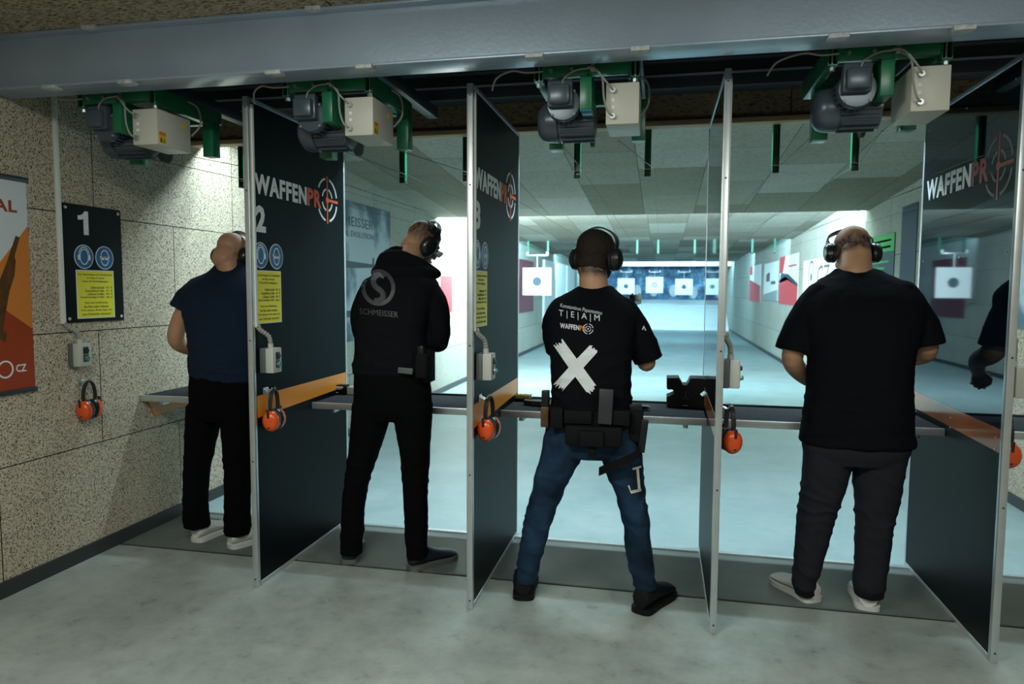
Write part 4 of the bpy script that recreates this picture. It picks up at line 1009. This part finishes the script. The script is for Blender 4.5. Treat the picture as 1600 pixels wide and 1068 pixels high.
def pxprint(name, mb, mat, parent, target, lift=.0025, maxe=.9):
    """lay flat lettering (picture rows and columns as its drawing board) onto a garment"""
    org = ORG[parent.name]; me = target.data
    bv = BVHTree.FromPolygons([v.co+org for v in me.vertices], [tuple(p.vertices) for p in me.polygons])
    bm = bmesh.new(); vs = [bm.verts.new(p) for p in mb.v]
    for f in mb.f:
        try: bm.faces.new([vs[i] for i in f])
        except ValueError: pass
    bmesh.ops.delete(bm, geom=[f for f in bm.faces if any(v.co.z < .5 for v in f.verts)], context='FACES')
    bmesh.ops.delete(bm, geom=[v for v in bm.verts if not v.link_faces], context='VERTS')
    bmesh.ops.triangulate(bm, faces=bm.faces[:])
    for k in range(5):
        ee = [e for e in bm.edges if e.calc_length() > 4.0]
        if not ee: break
        bmesh.ops.subdivide_edges(bm, edges=ee, cuts=1); bmesh.ops.triangulate(bm, faces=[f for f in bm.faces if len(f.verts) > 3])
    bad = []
    for v in bm.verts:
        d = ray(v.co.x, v.co.y).normalized(); h, n_, i, ds = bv.ray_cast(CAM, d)
        if h is None: bad.append(v); continue
        v.co = h - d*(lift+v.co.z*.0008)
    bmesh.ops.delete(bm, geom=bad, context='VERTS')
    m1 = MB(); bm.verts.index_update(); m1.add([v.co.copy() for v in bm.verts], [tuple(v.index for v in f.verts) for f in bm.faces]); bm.free()
    return m1.build(name, mat, parent, smooth=False)
def PF(px, py, slope=0.0, italic=0.0): # drawing board: u right, v up, in picture pixels
    m = Matrix(((1, italic, 0), (slope, -1, 0), (0, 0, 1))).to_4x4(); m = Matrix(((1, italic, 0, px), (slope, -1, 0, py), (0, 0, 1, 0), (0, 0, 0, 1))); return m
def person(label, x, y): return thing('person', label, 'person', (x, y, 0))
def person_meshes(P, torso, pelvis, legs, arms, headspec, neckpx, shirt_mat, trouser_mat, sleeves, zh, zk, folds=(.006,.007), vox=.0065, extra_shirt=None, hands=(), pelvis_overlap=True, seed=0.0):
    H = head_matrix(W(*headspec[:3]), *headspec[3:7])
    nk = W(*neckpx[:3])
    b = MB(); b.rings(rloft(torso, -.014)); b.rings(rloft(pelvis, -.014))
    for lg in legs: b.rings(rloft(lg, -.020))
    for ar in arms: limb(b, ar)
    for lg, ft in zip(legs, P['feet']):
        a_ = rad(ft[0]); d = Vector((math.sin(a_), math.cos(a_), 0)); h0 = Vector((ft[1], ft[2], 0))
        b.capsule(h0+d*.055+Vector((0,0,.065)), h0+d*.055+Vector((0,0,.13)), .026, .030); b.capsule(h0+d*.055+Vector((0,0,.055)), h0+d*.19+Vector((0,0,.045)), .022, .014)
    head(b, H, nk, neckpx[3])
    for hd in hands: hand(b, *hd)
    body = solid('body', b, .0055, 7, 'skin', P['o'])
    s = MB(); s.rings(rloft(torso))
    for sl in sleeves: limb(s, sl, flat=(P['shirt'] != 'hoodie'))
    if extra_shirt: extra_shirt(s)
    sh = solid(P['shirt'], s, vox, 5, shirt_mat, P['o'], shirt_folds(zh, folds[0], seed))
    t = MB(); t.rings(rloft(pelvis))
    for lg in legs: t.rings(rloft(lg))
    tr_ = solid('trousers', t, vox, 5, trouser_mat, P['o'], leg_folds(zk, folds[1], seed+5))
    return H, body, sh, tr_
def feet_of(P):
    for (a_, x, y), kw in zip(P['feet'], P['shoe']): shoe(P['o'], a_, (x, y), **kw)

# ---------------------------------------------------------------- person 1, lane 1, bald man in navy polo
y0 = 3.44
o1 = person('bald man in navy polo shirt, black trousers and white shoes by the left wall', -2.42, y0)
p1 = dict(o=o1, shirt='polo_shirt', feet=((8, -2.575, 3.46), (30, -2.33, 3.42)), shoe=(dict(upper='shoe_white', sole='shoe_white', stripe='shoe_black'),)*2)
torso = [(297,405,594,3.42,.125),(294,408,570,3.42,.13),(293,409,545,3.42,.13),(288,411,510,3.43,.13),(281,415,480,3.45,.13),(282,418,455,3.49,.12),(296,412,437,3.53,.10),(322,398,425,3.56,.08),(336,388,413,3.58,.065),(339,386,405,3.585,.060)]
pelvis = [(296,402,580,3.42,.12),(295,400,610,3.41,.125),(297,396,640,3.41,.12),(302,392,655,3.41,.09)]
legs = [[(295,347,630,3.42,.10),(293,342,660,3.42,.095),(291,333,700,3.43,.085),(289,326,740,3.45,.075),(288,323,780,3.46,.07),(289,326,822,3.49,.068)],
        [(345,397,630,3.42,.10),(347,395,660,3.42,.095),(350,394,700,3.43,.085),(352,391,740,3.44,.075),(352,390,780,3.45,.07),(352,391,834,3.47,.070)]]
arms = [[(308,455,3.50,.040),(286,490,3.46,.047),(275,530,3.46,.046),(300,545,3.60,.040),(322,548,3.72,.030)],
        [(408,450,3.50,.050),(425,500,3.46,.048),(428,532,3.48,.042),(400,550,3.62,.036),(372,552,3.72,.029)]]
sl = [[(308,450,3.51,.060),(293,466,3.48,.066),(283,484,3.46,.072)], [(400,448,3.51,.062),(419,470,3.47,.066),(424,484,3.46,.066)]]
hd = [(hand_frame(W(322,548,3.72), W(345,548,3.80), (0,.3,-1)), 35, -1), (hand_frame(W(372,552,3.72), W(350,548,3.80), (0,.3,-1)), 35, 1)]
H, body, sh, tz = person_meshes(p1, torso, pelvis, legs, arms, (363,396,3.60,34,-8,0,1.02), (362,428,3.55,.062), 'polo_navy', 'black_denim', sl, .92, .50, (.006,.006), hands=hd, seed=1.3)
head_parts(o1, body, H, None, muffs=True, bandfwd=-.02)
feet_of(p1)
# ---------------------------------------------------------------- person 2, lane 2, hoodie
o2 = person('slim man in black hoodie with grey ringed S, head tilted to the right', -1.38, 3.35)
p2 = dict(o=o2, shirt='hoodie', feet=((-16, -1.585, 3.35), (38, -1.245, 3.35)), shoe=(dict(upper='leather_navy', sole='sole_grey', wf=.95),)*2)
torso = [(551,672,584,3.36,.115),(549,675,572,3.36,.12),(552,672,552,3.36,.115),(554,668,520,3.37,.12),(556,674,490,3.39,.125),(561,683,460,3.43,.125),(568,684,440,3.46,.115),(583,676,428,3.50,.10),(602,672,417,3.53,.08),(622,668,409,3.55,.06)]
pelvis = [(552,672,575,3.36,.11),(551,675,605,3.35,.115),(551,676,635,3.35,.11),(562,668,655,3.35,.08)]
legs = [[(551,612,630,3.35,.10),(549,606,665,3.36,.092),(545,592,705,3.37,.08),(540,578,745,3.37,.07),(535,570,790,3.37,.062),(533,568,830,3.37,.058),(533,565,856,3.38,.06),(535,564,864,3.38,.058)],
        [(612,676,630,3.35,.10),(618,674,665,3.36,.092),(625,671,705,3.37,.08),(629,669,745,3.38,.07),(631,668,790,3.38,.062),(633,668,830,3.38,.058),(635,668,862,3.38,.06),(636,667,870,3.38,.058)]]
arms = [[(582,452,3.46,.040),(568,480,3.45,.038),(566,512,3.45,.036),(590,548,3.58,.032),(632,532,3.73,.027),(640,530,3.76,.026)],
        [(668,452,3.47,.040),(683,480,3.44,.038),(687,512,3.43,.036),(684,535,3.44,.034),(690,520,3.55,.030),(690,490,3.69,.026),(690,484,3.72,.026)]]
sl = [[(582,450,3.46,.062),(568,480,3.45,.060),(566,512,3.45,.055),(590,548,3.58,.050),(632,532,3.73,.042)],
      [(668,450,3.47,.065),(683,480,3.44,.060),(687,512,3.43,.056),(684,535,3.44,.052),(690,520,3.55,.047),(690,492,3.69,.038)]]
hd = [(hand_frame(W(640,530,3.76), W(665,505,3.82), (.3,.3,-1)), 40, -1), (hand_frame(W(690,484,3.72), W(690,468,3.78), (-1,.3,-.2)), 55, 1)]
def hood(s):
    limb(s, [(592,428,3.52,.030),(602,404,3.50,.038),(628,402,3.49,.038),(660,415,3.50,.032),(682,428,3.54,.026)])
    limb(s, [(588,424,3.50,.030),(612,421,3.46,.036),(645,424,3.45,.036),(674,427,3.48,.030)])
    limb(s, [(597,406,3.54,.028),(616,391,3.54,.026),(634,394,3.55,.024)])
H, body, sh, tz = person_meshes(p2, torso, pelvis, legs, arms, (661,378,3.64,30,-38,14,1.0), (640,410,3.53,.058), 'hoodie_black', 'black_denim', sl, .95, .50, (.0065,.006), extra_shirt=hood, hands=hd, seed=4.1)
stubble(body, H, o2, lambda c: .85*sstep(-.045,.03,c.z-.3*max(0,c.y)+.012*noise.noise(c*25))*(1-sstep(.05,.08,c.y-.5*max(0,c.z-.05))))
head_parts(o2, body, H, lambda c: c.z > .055 and c.y > -.05, 'hair_dark', .0030, bandfwd=0.0, glasses=True, cup=(.030,.043,.056))
feet_of(p2)
g = MB()
g.arc(PF(591,449,.02), (0,0), 20.5, 26.5, 0, 360, 0, 1, 36, sy=1.08)
s_pts = [(10,17),(3,21),(-5,17),(-8,9),(-4,1),(4,-5),(8,-12),(4,-19),(-6,-21)]
sp = smoothpath([Vector((a_, b_, 0)) for a_, b_ in s_pts], 4)
for i in range(len(sp)-1):
    a_ = sp[i]; b_ = sp[i+1]; t = (b_-a_).normalized(); n_ = Vector((-t.y, t.x, 0)); w0_ = 4.2
    g.prism([(a_.x+n_.x*w0_, a_.y+n_.y*w0_), (b_.x+n_.x*w0_, b_.y+n_.y*w0_), (b_.x-n_.x*w0_, b_.y-n_.y*w0_), (a_.x-n_.x*w0_, a_.y-n_.y*w0_)], PF(591,449,.02), 0, 1)
pxprint('back_print', g, 'print_hoodie', o2, sh)
pxprint('back_lettering', MB().text('SCHMEISSER', PF(562,486,.10), 0, -4, 60, 5, 0, 1), 'print_hoodie', o2, sh)
# belt, magazine pouch and holster at his right hip
def beltbox(person_, name, px0, py0, px1, py1, y, d, mat='nylon_black', bv=.004, rot=0):
    a_ = W(px0, py0, y); c_ = W(px1, py1, y); cx = (a_+c_)/2
    Mx = Matrix.Translation(cx) @ Matrix.Rotation(rad(rot), 4, 'Y')
    w_ = abs(c_.x-a_.x)/2; h_ = abs(a_.z-c_.z)/2
    return MB().bbox((-w_,-d/2,-h_), (w_,d/2,h_), min(bv, w_*.4), Mx).build(name, mat, person_)
beltbox(o2, 'magazine_pouch', 651, 552, 667, 590, 3.24, .04); beltbox(o2, 'holster', 663, 545, 676, 596, 3.33, .09); beltbox(o2, 'magazine', 653, 540, 662, 560, 3.235, .022, 'gun_black'); beltbox(o2, 'belt_clip', 622, 574, 645, 584, 3.232, .012, 'box_dark', .003, 4)

# ---------------------------------------------------------------- person 3, lane 3, T-shirt with white X
o3 = person('dark-haired man in black T-shirt with white X, blue jeans, legs wide apart', -.33, 3.17)
p3 = dict(o=o3, shirt='t_shirt', feet=((-8, -.605, 3.13), (26, -.070, 3.11)), shoe=(dict(upper='shoe_black', sole='shoe_black', length=.30, collar=.105, wf=1.08),)*2)
torso = [(859,990,650,3.17,.115),(860,988,630,3.17,.115),(862,985,600,3.17,.115),(860,986,565,3.18,.12),(856,990,530,3.20,.13),(853,994,500,3.24,.13),(860,990,478,3.28,.12),(876,976,463,3.31,.10),(893,964,453,3.34,.08),(904,956,446,3.36,.062)]
pelvis = [(858,992,640,3.17,.115),(853,998,665,3.16,.12),(850,1001,690,3.16,.12),(862,992,712,3.16,.10)]
legs = [[(850,925,680,3.16,.11),(845,912,710,3.16,.10),(836,895,740,3.16,.09),(829,876,775,3.16,.080),(819,862,815,3.15,.068),(811,850,860,3.16,.060),(807,840,895,3.17,.060),(806,839,908,3.18,.058)],
        [(925,1002,680,3.16,.11),(937,1004,710,3.16,.10),(950,1006,745,3.16,.09),(966,1010,785,3.15,.080),(974,1015,820,3.14,.068),(978,1019,865,3.15,.060),(986,1023,900,3.16,.060),(989,1024,916,3.17,.060)]]
arms = [[(876,490,3.30,.040),(870,530,3.33,.042),(885,560,3.46,.040),(935,500,3.72,.030)],
        [(974,488,3.29,.042),(990,512,3.28,.043),(1003,538,3.28,.046),(1010,566,3.30,.043),(1006,532,3.50,.040),(996,496,3.70,.030)]]
sl = [[(877,484,3.29,.062),(868,508,3.30,.066),(874,548,3.34,.066)],
      [(974,484,3.29,.062),(990,508,3.28,.066),(1003,535,3.27,.068),(1013,562,3.28,.068)]]
gp = W(992, 476, 3.86)
hd = [(hand_frame(W(996,496,3.70), W(990,480,3.80), (-1,.1,0)), 55, 1), (hand_frame(W(935,500,3.72), W(972,488,3.80), (1,.2,.3)), 50, -1)]
H, body, sh, tz = person_meshes(p3, torso, pelvis, legs, arms, (932,400,3.40,6,-22,2,1.05), (928,448,3.34,.062), 'black_cotton', 'denim_blue', sl, .90, .48, (.006,.009), hands=hd, seed=8.2)
stubble(body, H, o3, lambda c: .9*sstep(-.115,-.075,c.z)*(1-sstep(.0,.04,c.y)))
head_parts(o3, body, H, lambda c: (c.y < .035 and c.z > -.062-.10*(c.y+.05)) or (c.z > .055), 'hair_dark', .009, cup=(.034,.040,.052), beard=True)
feet_of(p3)
g = MB()
g.text('Konstantinos Papantoniou', PF(875,481,.19,.15), 0, 0, 65, 7.5, 0, 1, .0)
g.text('T | E | A | M', PF(873,494,.13), 0, -2, 64, 10.5, 0, 1, .0)
g.text('WAFFEN', PF(875,512,.13), 0, 0, 30, 8, 0, 1, .03)
pxprint('name_lettering', g, 'print_white', o3, sh)
pxprint('orange_lettering', MB().text('PR', PF(875,512,.13), 31, 0, 40, 8, 0, 1, .03), 'stripe_orange', o3, sh)
g = MB()
for r_ in (7.2, 3.6):
    for a_ in (10, 100, 190, 280): g.arc(PF(919,513.5), (0,0), r_, r_+1.0, a_, a_+70, 0, 1, 6)
g.disc(PF(919,513.5), (0,0), 1.2, 0, 1, 10); pxprint('crosshair_print', g, 'print_white', o3, sh)
g = MB()
def brush(a_, b_, w_, n=11, zz=1):
    a_ = Vector((*a_, 0)); b_ = Vector((*b_, 0)); t = (b_-a_).normalized(); n_ = Vector((-t.y, t.x, 0)); P_ = []
    for i in range(n): q = a_+t*random.uniform(-4, 4)+n_*((i/(n-1)-.5)*w_); P_.append((q.x, q.y))
    P_.append(((a_+(b_-a_)*.5).x+n_.x*w_*.56, (a_+(b_-a_)*.5).y+n_.y*w_*.56))
    for i in range(n): q = b_+t*random.uniform(-5, 5)-n_*((i/(n-1)-.5)*w_*1.08); P_.append((q.x, q.y))
    g.prism(P_, PF(0,0) @ Matrix.Scale(-1, 4, (0,1,0)), 0, zz)
brush((873,536), (926,610), 17, zz=1); brush((928,544), (873,604), 16, zz=2)
pxprint('white_cross_print', g, 'print_white', o3, sh)
g = MB().prism([(1003,514),(1006,508),(1010,516),(1008,516),(1006,511),(1005,515)], PF(0,0) @ Matrix.Scale(-1, 4, (0,1,0)), 0, 1)
pxprint('sleeve_print', g, 'print_white', o3, sh)
# thigh print
g = MB(); F0 = PF(0,0) @ Matrix.Scale(-1, 4, (0,1,0))
g.prism([(994,730),(998,729),(1001,764),(997,765)], F0, 0, 1).prism([(988,731),(1002,727),(1002,730),(989,734)], F0, 0, 1).prism([(983,757),(986,766),(1002,763),(1002,767),(986,771),(981,759)], F0, 0, 1)
pxprint('thigh_print', g, 'control_box', o3, tz)
# duty belt and what hangs on it
rr = rloft([(857,993,636,3.17,.122),(855,995,662,3.165,.125)], .006)
bt = MB().rings(rr).build('duty_belt', 'nylon_black', o3)
beltbox(o3, 'magazine_pouch', 846, 634, 858, 666, 3.10, .05, 'wood_grip'); beltbox(o3, 'magazine', 847, 609, 858, 640, 3.10, .035, 'gun_black')
beltbox(o3, 'belt_pouch', 861, 636, 880, 668, 3.045, .05); beltbox(o3, 'belt_pouch', 882, 640, 925, 662, 3.03, .03); beltbox(o3, 'rifle_magazine', 936, 607, 957, 662, 3.015, .035, 'dark_plastic', .003, 2)
beltbox(o3, 'dump_pouch', 884, 663, 972, 698, 3.02, .05, bv=.010); beltbox(o3, 'pouch_flap', 906, 672, 943, 698, 2.985, .03, bv=.005); beltbox(o3, 'pouch_strap', 920, 697, 930, 712, 3.0, .02); beltbox(o3, 'belt_pouch', 958, 640, 984, 664, 3.03, .04)
beltbox(o3, 'holster', 985, 640, 1003, 690, 3.10, .06, 'nylon_black', .006, 4); beltbox(o3, 'holstered_pistol', 1000, 655, 1010, 706, 3.08, .035, 'gun_black', .003, 6); beltbox(o3, 'pistol_grip', 984, 630, 1003, 646, 3.10, .03, 'gun_black', .004, -8)
st_ = [W(*q) for q in ((1000,706,3.05),(985,716,3.02),(965,724,3.01),(945,732,3.04),(936,736,3.08))]
rs = []
for i, p in enumerate(st_): rs.append([p+Vector(q) for q in ((0,-.012,-.018),(0,.004,-.018),(0,.004,.018),(0,-.012,.018))])
MB().rings(rs).build('thigh_strap', 'nylon_black', o3)
# pistol he holds up, seen over his right shoulder
p = W(993, 470, 3.87)
pistol('pistol', 'black pistol held up by the man with the white X, seen over his right shoulder', Matrix.Translation(p) @ Matrix.Rotation(rad(82), 4, 'Z'), 'gun_black', 1.15)

# ---------------------------------------------------------------- person 4, lane 4, big man in black T-shirt
o4 = person('broad man in loose plain black T-shirt and dark grey trousers, head bowed', .82, 3.39)
p4 = dict(o=o4, shirt='t_shirt', feet=((-30, .725, 3.41), (8, .945, 3.37)), shoe=(dict(upper='shoe_white', sole='shoe_white', soleh=.022, length=.28, collar=.075, wf=1.12),)*2)
torso = [(1255,1421,692,3.37,.155),(1256,1420,670,3.37,.155),(1262,1419,630,3.37,.155),(1266,1419,590,3.37,.15),(1266,1423,550,3.38,.15),(1257,1434,510,3.41,.15),(1252,1440,480,3.45,.14),(1262,1432,457,3.49,.125),(1280,1408,439,3.53,.10),(1298,1382,427,3.56,.08),(1306,1366,419,3.58,.062)]
pelvis = [(1262,1416,670,3.37,.14),(1258,1415,700,3.36,.135),(1268,1404,722,3.36,.11)]
legs = [[(1258,1336,690,3.37,.12),(1256,1326,730,3.37,.108),(1251,1312,775,3.38,.095),(1247,1300,820,3.39,.082),(1242,1285,870,3.39,.070),(1240,1273,912,3.40,.062),(1242,1272,926,3.43,.060)],
        [(1334,1415,690,3.37,.12),(1335,1410,730,3.37,.108),(1337,1402,775,3.38,.095),(1338,1393,820,3.38,.082),(1337,1387,870,3.38,.070),(1336,1381,915,3.38,.062),(1338,1379,930,3.41,.060)]]
arms = [[(1275,475,3.47,.050),(1252,520,3.43,.052),(1238,562,3.43,.047),(1262,590,3.58,.040),(1290,597,3.72,.030)],
        [(1415,475,3.47,.050),(1438,515,3.43,.052),(1447,548,3.45,.047),(1420,560,3.62,.040),(1385,575,3.76,.030)]]
sl = [[(1281,464,3.48,.072),(1264,490,3.45,.078),(1250,520,3.43,.083),(1241,549,3.42,.088)],
      [(1410,462,3.48,.072),(1424,485,3.45,.076),(1438,512,3.43,.080),(1446,541,3.42,.084)]]
hd = [(hand_frame(W(1290,597,3.72), W(1312,590,3.82), (0,.3,-1)), 45, -1), (hand_frame(W(1385,575,3.76), W(1362,580,3.84), (0,.3,-1)), 45, 1)]
H, body, sh, tz = person_meshes(p4, torso, pelvis, legs, arms, (1331,392,3.66,32,4,0,1.04), (1335,428,3.56,.068), 'black_cotton', 'grey_trouser', sl, .80, .48, (.006,.008), hands=hd, seed=2.7)
stubble(body, H, o4, lambda c: .85*sstep(-.070,-.035,c.z+.012*noise.noise(c*25))*(1-sstep(.005,.060,c.z+.02*noise.noise(c*25)))*(1-sstep(.02,.06,c.y)))
head_parts(o4, body, H, None, 'hair_stubble', .0018, cup=(.030,.038,.048), bandfwd=.02)
feet_of(p4)
